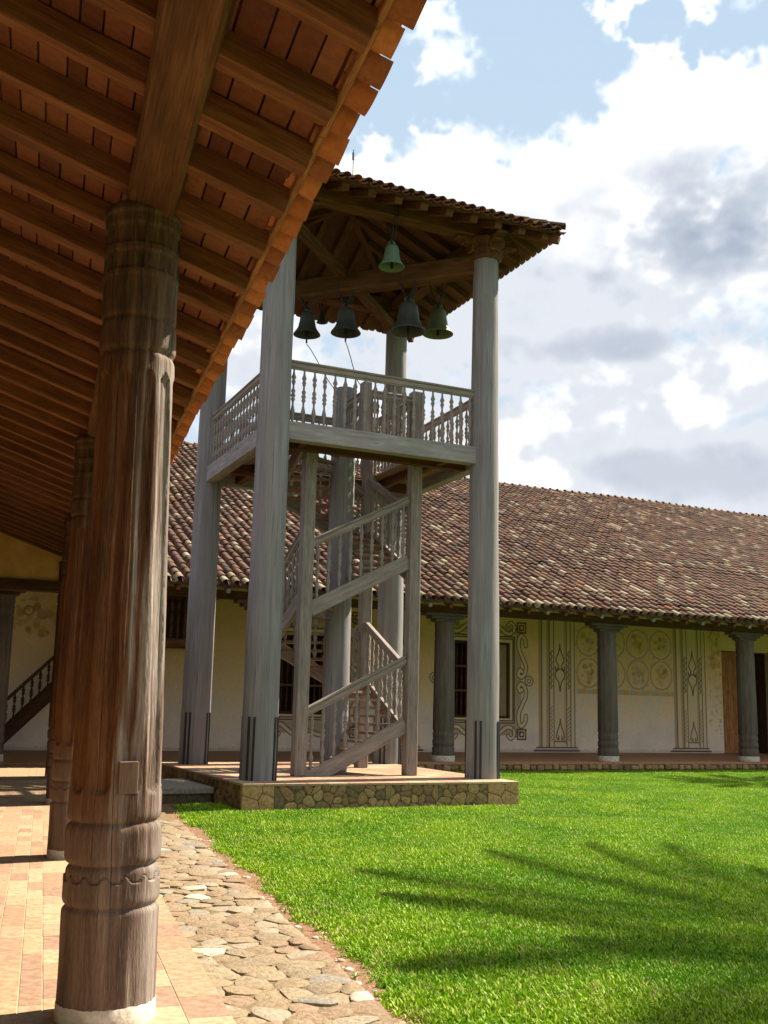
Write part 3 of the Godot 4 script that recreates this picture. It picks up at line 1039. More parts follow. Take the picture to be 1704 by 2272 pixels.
	# rafters whose tails show under the eave
	for k in 66:
		var rx := 3.9 + k * 0.68
		part(wing, "rafter", beam_mesh(Vector3(rx, 4.52, -27.36), Vector3(rx, 4.52 + PITCH * 6.6, -33.96), 0.11, 0.13, 0.008), M.rafter_wood if k % 3 else M.grey_wood)
	# roof: a slab, clay tiles on it, a ridge
	var rs := begin()
	var y0 := 4.66
	var zr := -45.1
	var yr := y0 + PITCH * (EAVE_Z - zr)
	for slab in [[4.0, 58.0, EAVE_Z - 0.05], [-9.0, 3.99, -28.7]]:
		var a0: float = slab[0]
		var a1: float = slab[1]
		var ze: float = slab[2]
		var ye := y0 + PITCH * (EAVE_Z - ze)
		for top in [0.0, 0.1]:
			face(rs, [Vector3(a0, ye + top - 0.09, ze), Vector3(a1, ye + top - 0.09, ze), Vector3(a1, yr + top - 0.09, zr), Vector3(a0, yr + top - 0.09, zr)], Vector3(a0, (0.0 if top > 0.0 else 99.0), -35), [Vector2(a0, 0), Vector2(a1, 0), Vector2(a1, 19), Vector2(a0, 19)])
		face(rs, [Vector3(a0, ye - 0.09, ze), Vector3(a1, ye - 0.09, ze), Vector3(a1, ye + 0.01, ze), Vector3(a0, ye + 0.01, ze)], Vector3(a0, ye, ze - 1.0), [Vector2(a0, 0), Vector2(a1, 0), Vector2(a1, 0.1), Vector2(a0, 0.1)])
		face(rs, [Vector3(a0, yr + 0.01, zr), Vector3(a1, yr + 0.01, zr), Vector3(a1, 0.0, zr - 17.0), Vector3(a0, 0.0, zr - 17.0)], Vector3(a0, 0, zr + 5.0), [Vector2(a0, 0), Vector2(a1, 0), Vector2(a1, 19), Vector2(a0, 19)])
	var roof := part(wing, "roof", done(rs), M.roof_under)
	var cover := clay_tile(0.112, 0.088, 0.50, 0.80, 0.016, 7)
	var pan := clay_tile(0.105, 0.095, 0.50, 0.7, 0.016, 6)
	var slope := atan(PITCH)
	var tilt := Basis(Vector3.RIGHT, slope - 0.03)
	var flip := tilt * Basis(Vector3.BACK, PI)
	var spots := []
	var step := 0.405 * cos(slope)
	var rows := int((EAVE_Z - zr) / step) + 1
	var patch := noise(FastNoiseLite.TYPE_SIMPLEX_SMOOTH, 0.18, 3, 601)
	for c in 172:
		var cx := 4.1 + c * 0.312
		var wander := rng.randf_range(-0.02, 0.02)
		for r in rows:
			var z := EAVE_Z + 0.06 - r * step
			var yy := y0 + PITCH * (EAVE_Z - z) + 0.035
			var jig := Vector3(rng.randf_range(-0.014, 0.014) + wander, rng.randf_range(-0.006, 0.012), rng.randf_range(-0.025, 0.025))
			var bas := tilt * Basis(Vector3.UP, rng.randf_range(-0.05, 0.05)) * Basis(Vector3.BACK, rng.randf_range(-0.06, 0.06))
			spots.append([Transform3D(bas, Vector3(cx, yy + 0.045 + 0.05 * patch.get_noise_2d(cx * 0.5, r * 0.4 + 90.0), z) + jig), roof_tone(0.75 if r == 0 else (0.16 if r < 10 else 0.07) * smoothstep(-0.25, 0.45, patch.get_noise_2d(cx * 1.2, r * 0.8)) * 1.6), r])
	var front := []
	for i in spots.size():
		var q: Vector3 = spots[i][0].origin
		front.append([q.distance_squared_to(EYE) + (4000.0 if q.x < 6.5 or q.x > 27.5 else 0.0), i])
	front.sort_custom(func(a, b): return a[0] < b[0])
	var near := {}
	for i in 300:
		near[front[i][1]] = true
	var places := []
	var tints := []
	for i in spots.size():
		if near.has(i):
			part(roof, "roof_tile", cover, M["roof_clay_%d" % spots[i][1]], spots[i][0])
		else:
			places.append(spots[i][0])
			var t: Vector3 = ROOF_TONES[spots[i][1]] * rng.randf_range(0.84, 1.12)
			tints.append(Color(t.x, t.y, t.z))
	for c in 172:
		for r in rows:
			var z := EAVE_Z + 0.04 - r * step
			places.append(Transform3D(flip, Vector3(4.256 + c * 0.312, y0 + PITCH * (EAVE_Z - z) + 0.075, z)))
			var t: Vector3 = ROOF_TONES[roof_tone(0.05)] * 0.8
			tints.append(Color(t.x, t.y, t.z))
	scatter(roof, "roof_tiling", cover, M.roof_clay, places, tints)
	var rid := clay_tile(0.17, 0.13, 0.52, 0.8, 0.018, 7)
	for k in 118:
		part(roof, "ridge_tile", rid, M["roof_clay_%d" % [1, 5, 0, 3][rng.randi() % 4]], Transform3D(Basis(Vector3.UP, -PI / 2) * Basis(Vector3.RIGHT, -0.14), Vector3(4.3 + k * 0.46, yr + 0.10 + 0.03 * sin(k * 0.21), zr)))
	# a cable that sags from the eave
	var cb := begin()
	var pts := []
	for k in 13:
		var t := k / 12.0
		pts.append(Vector3(5.6, 3.95, -28.1).lerp(Vector3(8.3, 4.55, -27.6), t) - Vector3(0, 0.22 * 4.0 * t * (1.0 - t), 0))
	tube(cb, pts, 0.011, 4)
	var cable := part(self, numbered("cable"), done(cb), M.iron)
	cable.set_meta("label", "thin dark cable sagging under the eave of the tiled wing")
	cable.set_meta("category", "cable")

# ==================================================================== gallery on the left
const BEAM_Y := 4.50
const G0 := -7.0
const G1 := 28.9

func raft_y(w: float) -> float:
	return 4.57 - 0.344 * (w - 0.235)

func ribbed(w: float, u: float) -> Vector3:
	return Vector3(w, 0, -u)

func make_gallery():
	var g := thing("gallery", "brown timber arcade gallery with sloping tiled eave at the left", "building", Vector3.ZERO, GALLERY_TURN)
	# rafters
	var us := []
	var u := G0 + 0.3
	while u < 3.0:
		us.append(u)
		u += 0.59
	for v in [3.16, 3.77, 4.37, 4.86, 5.41]:
		us.append(v)
	u = 6.0
	while u < G1 - 0.2:
		us.append(u)
		u += 0.585 + rng.randf_range(-0.03, 0.03)
	for v in us:
		var a := Vector3(-4.7, raft_y(-4.7) + 0.07, -v)
		var b := Vector3(1.09, raft_y(1.09) + 0.07 + rng.randf_range(-0.012, 0.008), -v - rng.randf_range(-0.035, 0.035))
		part(g, "rafter", hewn(a, b, rng.randf_range(0.10, 0.125), 0.145, 14, 0.004, 0.006), M.rafter_wood)
	# clay boards between the rafters, each its own piece near the viewer
	var rest := begin()
	var nrest := 0
	var count := 0
	var lean := Basis(Vector3.BACK, -atan(0.344))
	var order := us.duplicate()
	order.append(G1 - 0.1)
	for k in order.size() - 1:
		var ua: float = order[k]
		var ub: float = order[k + 1]
		var w := 1.07
		while w > -4.7:
			var wide: float = snappedf(rng.randf_range(0.095, 0.165), 0.01)
			var um := (ua + ub) * 0.5 + rng.randf_range(-0.01, 0.01)
			var mid := w - wide * 0.5
			var pos := Vector3(mid, raft_y(mid) + 0.155 + rng.randf_range(-0.002, 0.003), -um)
			var q := gal(mid, 0, um)
			var seen := um > 2.6 and um < 12.5 and mid > -0.95 - (um - 3.0) * 0.08
			if seen and count < 300:
				count += 1
				var ww := wide - 0.003
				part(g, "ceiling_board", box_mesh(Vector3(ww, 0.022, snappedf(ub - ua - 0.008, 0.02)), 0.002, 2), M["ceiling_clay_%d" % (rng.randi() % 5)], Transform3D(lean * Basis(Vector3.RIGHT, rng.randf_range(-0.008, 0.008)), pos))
			else:
				cbox(rest, Transform3D(lean, pos), Vector3(wide - 0.003, 0.022, ub - ua - 0.01), 0.0, 2)
			w -= wide
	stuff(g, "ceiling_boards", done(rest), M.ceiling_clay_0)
	var slab := begin()
	cbox(slab, Transform3D(lean, Vector3(-1.76, raft_y(-1.76) + 0.24, -(G0 + G1) * 0.5)), Vector3(6.16, 0.08, G1 - G0))
	part(g, "roof_cover", done(slab), M.roof_under)
	# eave: lath under the tiles, pan tiles that bulge down, cover tiles over the joints
	var lath := begin()
	var p0 := []
	for k in 41:
		var t := G0 + (G1 - G0) * k / 40.0
		p0.append(Vector3(1.105, raft_y(1.105) + 0.115 - eave_sag(t), -t))
	for k in 40:
		beam(lath, p0[k], p0[k + 1] + Vector3(0, 0, -0.002), 0.035, 0.05, 0.006)
	part(g, "eave_lath", done(lath), M.lath_wood)
	var pan := clay_tile(0.104, 0.100, 0.185, 0.66, 0.016, 9)
	var cov := clay_tile(0.10, 0.085, 0.46, 0.75, 0.016, 8)
	var n := int((G1 - G0) / 0.236)
	var down := lean * Basis(Vector3.UP, PI / 2)
	for k in n:
		var t := G0 + 0.05 + k * 0.236
		var w := 1.258 + rng.randf_range(-0.014, 0.014)
		var y := raft_y(w) + 0.138 - eave_sag(t) + 0.069
		part(g, "eave_tile", pan, M["eave_clay_%d" % (rng.randi() % 4)], Transform3D(down * Basis(Vector3.UP, rng.randf_range(-0.05, 0.05)) * Basis(Vector3.BACK, PI + rng.randf_range(-0.10, 0.10)), Vector3(w, y + rng.randf_range(-0.006, 0.006), -t)))
		part(g, "eave_tile", cov, M["eave_clay_%d" % (rng.randi() % 4)], Transform3D(down, Vector3(w - 0.03 + rng.randf_range(-0.012, 0.012), y + 0.035, -t - 0.118)))
	# wall plate on the columns
	part(g, "wall_plate", hewn(Vector3(0.407, BEAM_Y + 0.068, -G0), Vector3(0.407, BEAM_Y + 0.068, -G1), 0.292, 0.23, 90, 0.006, 0.028, Vector3(0.276, 0.961, 0)), M.plate_wood)
	# inner wall of the church, end gable
	var wl := begin()
	cbox(wl, Transform3D(Basis(), Vector3(-4.85, 3.2, -(G0 + G1) * 0.5)), Vector3(0.3, 6.4, G1 - G0 - 0.1))
	part(g, "church_wall", done(wl), M.plaster_cream)
	var gb := begin()
	var gz := -23.72
	var gp := [Vector3(-4.69, 4.0, gz), Vector3(0.62, 4.0, gz), Vector3(0.62, raft_y(0.62), gz), Vector3(-4.69, raft_y(-4.69) + 0.02, gz)]
	face(gb, gp, Vector3(0, 4, gz - 1), [Vector2(0, 0), Vector2(5, 0), Vector2(5, 1), Vector2(0, 1)])
	var gq := []
	for p in gp:
		gq.append(p + Vector3(0, 0, -0.2))
	face(gb, gq, Vector3(0, 4, gz + 1), [Vector2(0, 0), Vector2(5, 0), Vector2(5, 1), Vector2(0, 1)])
	part(g, "gable_wall", done(gb), M.plaster_ochre)
	part(g, "tie_beam", beam_mesh(Vector3(-4.7, 3.94, gz), Vector3(0.75, 3.94, gz), 0.3, 0.24, 0.012), M.dark_wood)
	# columns
	var mesh := column_mesh()
	var pl := lathe([Vector2(0.262, -0.08), Vector2(0.262, 0.022), Vector2(0.25, 0.036)], 40)
	for cu in [-0.75, 6.15, 12.1, 18.0, 23.72]:
		var tip := Basis(Vector3.BACK, 0.019)
		var c := part(g, "column", mesh, M.column_wood, Transform3D(tip * Basis(Vector3.UP, 0.0 if cu == 6.15 else 0.15 * sin(cu)), Vector3(0.448 - (0.0 if cu == 6.15 else 0.02), 0.0, -cu)))
		c.set_meta("label", {6.15: "thick fluted timber column nearest the viewer, grey on its court side"}.get(cu, "fluted timber column further along the gallery"))
		part(c, "plinth", pl, M.plinth_white)
		if cu == 6.15:
			# a repair let into the shaft
			var a := deg_to_rad(80.0)
			var o := Vector3(cos(a), 0, sin(a))
			part(c, "patch", box_mesh(Vector3(0.105, 0.17, 0.05), 0.004, 1), M.patch_wood, Transform3D(Basis(Vector3.UP, PI / 2 - a), o * 0.230 + Vector3(0, 1.185, 0)))
	floor_tiles(g)

func eave_sag(u: float) -> float:
	return 0.012 * (1.0 - cos((u - 3.2) * 0.62)) * 0.7

# profile of the carved column in metres: drum, scalloped ring, ring, fluted shaft, rings, carved neck, cap
func column_mesh() -> ArrayMesh:
	var ys := []
	var y := 0.02
	while y < 1.02:
		ys.append(y)
		y += 0.0035 if y > 0.615 and y < 0.69 else 0.011
	while y < 1.32:
		ys.append(y)
		y += 0.015
	while y < 3.3:
		ys.append(y)
		y += 0.06
	while y < 3.66:
		ys.append(y)
		y += 0.013
	while y < 4.50:
		ys.append(y)
		y += 0.010
	ys.append(4.505)
	var wob := noise(FastNoiseLite.TYPE_SIMPLEX_SMOOTH, 1.0, 3, 77)
	var drum := func(t: float, a: float, b: float, rnd: float) -> float:
		# a rounded drum between a and b: how far it is drawn in near its ends
		var e := minf(t - a, b - t)
		if e < 0.0:
			return 0.03
		if e >= rnd:
			return 0.0
		var q := 1.0 - e / rnd
		return 0.03 * (1.0 - sqrt(maxf(0.0, 1.0 - q * q)))
	var rad := func(r: int, a: float) -> float:
		var t: float = ys[r]
		var b: float = lerpf(0.257, 0.218, smoothstep(0.3, 4.3, t))
		var res := b
		if t < 0.513:
			res = b - drum.call(t, -0.2, 0.513, 0.035)
		elif t < 0.726:
			res = b - drum.call(t, 0.513, 0.726, 0.045)
			# wavy carved edge: the wood above it is cut back
			var edge := 0.655 + 0.017 * cos(a * 14.0) + 0.005 * cos(a * 28.0)
			res -= 0.010 * smoothstep(edge - 0.003, edge + 0.003, t) + 0.010 * (1.0 - smoothstep(0.0, 0.007, absf(t - edge)))
		elif t < 0.943:
			res = b - drum.call(t, 0.726, 0.943, 0.05)
		elif t < 3.587:
			res = b - 0.006 - drum.call(t, 0.943, 3.587, 0.05)
			var k := 10.0
			var ph := fposmod(a * k / TAU + 0.328, 1.0) - 0.5
			# channels with round heads
			var half := 0.36
			var head := 3.46
			var foot := 1.10
			var span := 0.055
			if t > head - span:
				half *= sqrt(maxf(0.0, 1.0 - pow(clampf((t - head + span) / span, 0.0, 1.0), 2.0)))
			if t < foot + span:
				half *= sqrt(maxf(0.0, 1.0 - pow(clampf((foot + span - t) / span, 0.0, 1.0), 2.0)))
			if absf(ph) < half:
				res -= 0.027 * sqrt(1.0 - pow(ph / maxf(half, 0.001), 2.0)) * smoothstep(0.0, 0.12, half)
		elif t < 3.791:
			res = b - drum.call(t, 3.587, 3.791, 0.05)
		elif t < 4.04:
			res = b - 0.001 - drum.call(t, 3.791, 4.09, 0.03) * 0.7
		elif t < 4.43:
			# two tiers of sunk panels between ribs
			res = b + 0.004
			var cellp := fposmod(a * 7.0 / TAU + 0.31, 1.0)
			var deep := smoothstep(0.08, 0.11, cellp) * (1.0 - smoothstep(0.30, 0.33, cellp))
			var shallow := smoothstep(0.40, 0.43, cellp) * (1.0 - smoothstep(0.97, 1.0, cellp))
			var tier := maxf(smoothstep(4.075, 4.085, t) * (1.0 - smoothstep(4.185, 4.195, t)), smoothstep(4.235, 4.245, t) * (1.0 - smoothstep(4.35, 4.36, t)))
			res -= tier * (0.030 * deep + 0.014 * shallow)
		else:
			res = b + 0.016 - 0.03 * pow(clampf((t - 4.44) / 0.065, 0.0, 1.0), 2.0)
		return res + 0.0055 * wob.get_noise_3d(cos(a) * 2.2, t * 0.9, sin(a) * 2.2) + 0.0035 * wob.get_noise_3d(cos(a) * 6.0, t * 2.0, sin(a) * 6.0)
	return turned(ys, 176, rad, 1.0, true, 1.0 / 4.6)

const FLOOR_Y := -0.07

func floor_tiles(g: Node3D):
	var bed := begin()
	cbox(bed, Transform3D(Basis(), Vector3(-1.804, FLOOR_Y - 0.1456, -(G0 + G1) * 0.5)), Vector3(5.80, 0.29, G1 - G0))
	var base := part(g, "gallery_floor", done(bed), M.grout)
	var cols := [1.106, 0.862, 0.618, 0.374, 0.13, 0.0, -0.162]
	var w := -0.162
	while w > -4.6:
		w -= 0.244
		cols.append(w)
	var list := []
	for k in cols.size() - 1:
		var a: float = cols[k]
		var b: float = cols[k + 1]
		var u: float = G0 + rng.randf() * 0.407
		while u < G1:
			list.append([(a + b) * 0.5, u + 0.2035, a - b])
			u += 0.407
	var rank := []
	for i in list.size():
		var uu: float = list[i][1]
		var ww: float = list[i][0]
		var vis: bool = uu > 5.2 and uu < 26.0 and ww > -0.60 - 0.02 * uu
		rank.append([uu + (0.0 if vis else 1000.0), i])
	rank.sort_custom(func(x, y): return x[0] < y[0])
	var mine := {}
	for i in 300:
		mine[rank[i][1]] = true
	var rest := begin()
	for i in list.size():
		var q: Array = list[i]
		var xf := Transform3D(Basis(Vector3.BACK, rng.randf_range(-0.006, 0.006)) * Basis(Vector3.RIGHT, rng.randf_range(-0.005, 0.005)), Vector3(q[0], FLOOR_Y - 0.012 + rng.randf_range(-0.001, 0.001), -q[1]))
		if mine.has(i):
			part(base, "floor_tile", box_mesh(Vector3(q[2] - 0.004, 0.03, 0.403), 0.003, 2), M["floor_clay_%d" % (rng.randi() % 6)], xf)
		else:
			cbox(rest, xf, Vector3(q[2] - 0.004, 0.03, 0.403), 0.0, 2)
	stuff(base, "floor_tiling", done(rest), M.floor_clay_1)

# ==================================================================== bell tower
const TX := [6.28, 11.02]
const TZ := [-19.0, -24.0]
const NX := [7.40, 9.83]
const NZ := [-19.93, -22.42]
const CPOST := Vector3(8.66, 0, -21.2)

func baluster_mesh() -> ArrayMesh:
	var p := [[0.020, 0.0], [0.022, 0.06], [0.034, 0.09], [0.020, 0.13], [0.036, 0.20], [0.044, 0.26], [0.030, 0.33], [0.018, 0.40], [0.020, 0.47], [0.042, 0.52], [0.024, 0.55], [0.046, 0.60], [0.026, 0.65], [0.042, 0.70], [0.020, 0.75], [0.018, 0.82], [0.040, 0.90], [0.024, 0.95], [0.046, 1.0], [0.026, 1.06], [0.018, 1.12], [0.020, 1.20]]
	var pp := []
	for q in p:
		pp.append(Vector2(q[0], q[1] / 1.2))
	return lathe(pp, 8)

func rail_mesh(a: Vector3, b: Vector3) -> ArrayMesh:
	var st := begin()
	var f := frame_of(a, b)
	beam(st, a, b, 0.085, 0.10, 0.015)
	beam(st, a + f.y * 0.075, b + f.y * 0.075, 0.13, 0.055, 0.02)
	beam(st, a - f.y * 0.06, b - f.y * 0.06, 0.05, 0.03, 0.006)
	return done(st)

func make_tower():
	var t := thing("bell_tower", "open timber bell tower on stone plinth with stair, balustraded platform and tiled roof", "tower")
	var dx0 := 5.70
	var dx1 := 11.34
	var dz0 := -18.10
	var dz1 := -24.55
	# plinth: mortar core, terracotta lip, stones in the two faces that show
	var core := begin()
	cbox(core, Transform3D(Basis(), Vector3((dx0 + dx1) * 0.5, (DECK - 0.5) * 0.5, (dz0 + dz1) * 0.5)), Vector3(dx1 - dx0 - 0.06, DECK + 0.5 - 0.08, dz0 - dz1 - 0.06))
	var plinth := part(t, "plinth", done(core), M.mortar)
	var sites := []
	for k in 100:
		if k % 7 == 3 or k % 11 == 5 or k % 9 == 0 or k % 13 == 8:
			continue
		sites.append(Vector2(0.62 + (k / 4 + 0.37 * (k % 4) + rng.randf_range(0.0, 0.9)) * 0.172, -0.30 + (k % 4 + rng.randf_range(0.2, 0.8)) * 0.114))
	var i := 0
	for c in cells(sites, 0.60, 4.94, -0.30, DECK - 0.035, 1.2):
		i += 1
		if c.size() < 3:
			continue
		part(plinth, "stone", stone(c, 0.007, 0.016, 0.012, 0.06, Vector3(dx0, 0, dz0 - 0.03), Vector3.RIGHT, Vector3.UP, Vector3.BACK), M["wall_stone_%d" % (rng.randi() % 5)])
	sites = []
	for k in 60:
		sites.append(Vector2(0.1 + (k / 3 + 0.33 * (k % 3) + rng.randf_range(0.1, 0.8)) * 0.31, -0.30 + (k % 3 + rng.randf_range(0.15, 0.85)) * 0.15))
	for c in cells(sites, 0.02, 6.4, -0.30, DECK - 0.035, 1.2):
		if c.size() < 3:
			continue
		part(plinth, "stone", stone(c, 0.012, 0.015, 0.010, 0.06, Vector3(dx0 + 0.03, 0, dz0), Vector3.FORWARD, Vector3.UP, Vector3.LEFT), M["wall_stone_%d" % (rng.randi() % 5)])
	for q in [[0.0, 0.60], [dx1 - dx0 - 0.70, 0.70]]:
		var x0: float = q[0]
		var ps := [Vector2(x0 + 0.17, -0.18), Vector2(x0 + 0.45, -0.10), Vector2(x0 + 0.24, 0.05), Vector2(x0 + 0.52, 0.09)]
		for c in cells(ps, x0, x0 + q[1], -0.30, DECK - 0.038, 2.0):
			part(plinth, "pier_block", stone(c, 0.003, 0.024, 0.004, 0.06, Vector3(dx0, 0, dz0 - 0.03), Vector3.RIGHT, Vector3.UP, Vector3.BACK, Vector2.ZERO, 0.08), M.pier_render)
	part(plinth, "pier", box_mesh(Vector3(0.10, 0.48, 0.7), 0.012), M.pier_render, Transform3D(Basis(), Vector3(dx1 - 0.032, DECK - 0.042 - 0.24, dz0 - 0.45)))
	# deck of clay tiles
	for r in 16:
		for c in 14:
			var sx := (dx1 - dx0) / 14.0
			var sz := (dz0 - dz1) / 16.0
			part(plinth, "deck_tile", box_mesh(Vector3(sx - 0.008, 0.045, sz - 0.008), 0.005, 0), M["floor_clay_%d" % [2, 1, 0, 2, 3][rng.randi() % 5]], Transform3D(Basis(Vector3.RIGHT, rng.randf_range(-0.003, 0.003)), Vector3(dx0 + sx * (c + 0.5), DECK - 0.022 + rng.randf_range(-0.002, 0.001), dz0 - sz * (r + 0.5))))
	# four tree-trunk posts with iron flats let in at the foot
	var wob := noise(FastNoiseLite.TYPE_SIMPLEX_SMOOTH, 1.0, 3, 177)
	var strap := box_mesh(Vector3(0.042, 1.14, 0.028), 0.004)
	for q in [[0, 0, 0.335, 0.30, 11.5], [1, 0, 0.335, 0.268, 11.45], [0, 1, 0.33, 0.285, 11.5], [1, 1, 0.335, 0.27, 11.5]]:
		var pys := []
		for k in 33:
			pys.append(q[4] * k / 32.0)
		var off: float = q[0] * 7.0 + q[1] * 13.0
		var rad := func(r: int, a: float) -> float:
			var y: float = pys[r]
			return lerpf(q[2], q[3], pow(y / q[4], 1.3)) + 0.012 * wob.get_noise_3d(cos(a) * 0.9 + off, y * 0.35, sin(a) * 0.9) + 0.006 * wob.get_noise_3d(cos(a) * 3.0 + off, y * 0.8, sin(a) * 3.0)
		var x: float = [[6.27, 11.02], [6.37, 11.22]][q[1]][q[0]]
		var post := part(t, "post", turned(pys, 40, rad, 2.0), M.post_wood, Transform3D(Basis(Vector3.UP, off), Vector3(x, DECK - 0.005, TZ[q[1]])))
		for k in 4:
			for s in [-1.0, 1.0]:
				var a: float = deg_to_rad(45.0 + 90.0 * k) + s * 0.155
				var d := Vector3(cos(a), 0, sin(a))
				part(post, "iron_flat", strap, M.iron, Transform3D(Basis(Vector3.UP, -off) * Basis(Vector3.UP, PI / 2 - a), Basis(Vector3.UP, -off) * (d * (q[2] + 0.008)) + Vector3(0, 0.575, 0)))
		# carved cap: turned rings and a scrolled bracket under each lintel
		part(post, "cap", lathe([Vector2(0.29, 11.1), Vector2(0.36, 11.16), Vector2(0.30, 11.22), Vector2(0.38, 11.30), Vector2(0.31, 11.37), Vector2(0.42, 11.48), Vector2(0.43, 11.56)], 28, 2.0), M.cap_wood)
		for k in 4:
			var d := Basis(Vector3.UP, -off + k * PI / 2)
			var brk := begin()
			for e in [[0.30, 11.40, 0.22, 0.30], [0.46, 11.50, 0.26, 0.17], [0.66, 11.54, 0.22, 0.09]]:
				cbox(brk, Transform3D(d, d * Vector3(e[0], e[1], 0)), Vector3(e[2], e[3], 0.24), 0.03, 0)
			part(post, "bracket", done(brk), M.cap_wood)
	# centre post of the stair, with a rounded head
	var cp := []
	for k in 21:
		var y := 8.25 * k / 20.0
		cp.append(Vector2(lerpf(0.295, 0.265, k / 20.0), y))
	cp.append(Vector2(0.26, 8.36))
	cp.append(Vector2(0.21, 8.42))
	part(t, "centre_post", lathe(cp, 32, 2.0), M.post_wood, Transform3D(Basis(), CPOST + Vector3(0, DECK, 0)))
	# square newels
	for q in [[0, 0, 6.95], [1, 0, 8.36], [0, 1, 8.36], [1, 1, 8.36]]:
		part(t, "newel", beam_mesh(Vector3(NX[q[0]], DECK, NZ[q[1]]), Vector3(NX[q[0]], q[2], NZ[q[1]]), 0.25, 0.25, 0.014), M.rail_wood)
	part(t, "newel", beam_mesh(Vector3(8.62, 7.0, NZ[0]), Vector3(8.62, 8.40, NZ[0]), 0.22, 0.2, 0.014), M.rail_wood)
	# winding steps, two turns of twenty
	for k in 40:
		var a0 := deg_to_rad(135.0 - 18.0 * k)
		var a1 := deg_to_rad(135.0 - 18.0 * (k + 1) - 2.5)
		var y := DECK + 0.171 * (k + 1)
		var ring := []
		for a in [a0, lerpf(a0, a1, 0.5), a1]:
			var d := Vector2(cos(a), sin(a))
			var rx := (1.10 if d.x > 0 else 1.12) / maxf(absf(d.x), 0.001)
			var rz := (1.16 if d.y > 0 else 1.12) / maxf(absf(d.y), 0.001)
			ring.append(d * minf(rx, rz))
		var poly := [Vector2(cos(a0), sin(a0)) * 0.27, ring[0], ring[1], ring[2], Vector2(cos(a1), sin(a1)) * 0.27]
		var st := begin()
		var lo := []
		var hi := []
		for p in poly:
			lo.append(Vector3(CPOST.x + p.x, y - 0.055, CPOST.z + p.y))
			hi.append(Vector3(CPOST.x + p.x, y, CPOST.z + p.y))
		var mid: Vector3 = (lo[0] + hi[2]) * 0.5
		face(st, hi, mid, poly)
		face(st, lo, mid, poly)
		for e in 5:
			var f := (e + 1) % 5
			face(st, [lo[e], lo[f], hi[f], hi[e]], mid, [poly[e], poly[f], poly[f], poly[e]])
		part(t, "step", done(st), M.step_wood)
	# stringers, handrails and balusters from newel to newel
	var bal := baluster_mesh()
	var corner := [Vector3(NX[0], 0, NZ[0]), Vector3(NX[1], 0, NZ[0]), Vector3(NX[1], 0, NZ[1]), Vector3(NX[0], 0, NZ[1])]
	for n in 8:
		var a: Vector3 = corner[n % 4]
		var b: Vector3 = corner[(n + 1) % 4]
		var dir := (b - a).normalized()
		a += dir * 0.11
		b -= dir * 0.11
		var y0 := 0.22 + 0.852 * n
		var y1 := y0 + 1.15
		var len3 := Vector3(0, y1 - y0, 0) + (b - a)
		var drop := 0.165
		part(t, "stringer", beam_mesh(a + Vector3(0, y0 - drop, 0), b + Vector3(0, y1 - drop, 0), 0.09, 0.30, 0.01), M.rail_wood)
		if n == 7:
			continue
		var hr := part(t, "handrail", rail_mesh(a + Vector3(0, y0 + 1.18, 0), b + Vector3(0, y1 + 1.16, 0)), M.rail_wood)
		for k in 9:
			var f := (k + 0.6) / 9.2
			var p := a.lerp(b, f)
			part(hr, "baluster", bal, M.rail_wood, Transform3D(Basis.from_scale(Vector3(1.2, 1.14, 1.2)), p + Vector3(0, lerpf(y0, y1, f) - 0.01, 0)))
	# platform
	var pl := begin()
	var beams := [[Vector3(TX[0], 6.845, TZ[0]), Vector3(TX[1], 6.845, TZ[0])], [Vector3(TX[0] + 0.03, 6.845, TZ[0]), Vector3(TX[0] + 0.08, 6.845, TZ[1])], [Vector3(TX[1], 6.845, TZ[0]), Vector3(TX[1] + 0.18, 6.845, TZ[1])], [Vector3(TX[0], 6.845, TZ[1]), Vector3(TX[1], 6.845, TZ[1])]]
	for q in beams:
		part(t, "platform_beam", beam_mesh(q[0], q[1], 0.24, 0.37, 0.012), M.grey_wood)
	for x in [7.05, 10.25]:
		part(t, "joist", beam_mesh(Vector3(x, 6.80, TZ[0] - 0.12), Vector3(x, 6.80, TZ[1] + 0.12), 0.14, 0.19, 0.01), M.tower_beam_wood)
	for z in [NZ[0] + 0.22, NZ[1] - 0.22]:
		part(t, "joist", beam_mesh(Vector3(TX[0] + 0.15, 6.78, z), Vector3(TX[1] - 0.1, 6.78, z), 0.14, 0.22, 0.01), M.tower_beam_wood)
	var z := TZ[0] - 0.13
	while z > TZ[1] + 0.2:
		var spans := [[TX[0] + 0.13, TX[1] - 0.06]]
		if z < NZ[0] + 0.05 and z > NZ[1] - 0.05:
			spans = [[TX[0] + 0.13, NX[0] - 0.10], [NX[1] + 0.10, TX[1] - 0.02]]
		for s in spans:
			part(t, "floor_plank", box_mesh(Vector3(snappedf(s[1] - s[0], 0.01), 0.045, 0.20), 0.004, 0), M.step_wood, Transform3D(Basis(), Vector3((s[0] + s[1]) * 0.5, 6.935 + rng.randf_range(-0.003, 0.003), z - 0.1)))
		z -= 0.207
	for q in beams:
		var d: Vector3 = (q[1] - q[0]).normalized()
		var a: Vector3 = q[0] + d * 0.26
		var b: Vector3 = q[1] - d * 0.26
		a.y = 8.20
		b.y = 8.20
		var hr := part(t, "handrail", rail_mesh(a, b), M.rail_wood)
		for k in 19:
			var p := a.lerp(b, (k + 0.5) / 19.0)
			p.y = 7.02
			part(hr, "baluster", bal, M.rail_wood, Transform3D(Basis.from_scale(Vector3(1.12, 1.13, 1.12)), p))
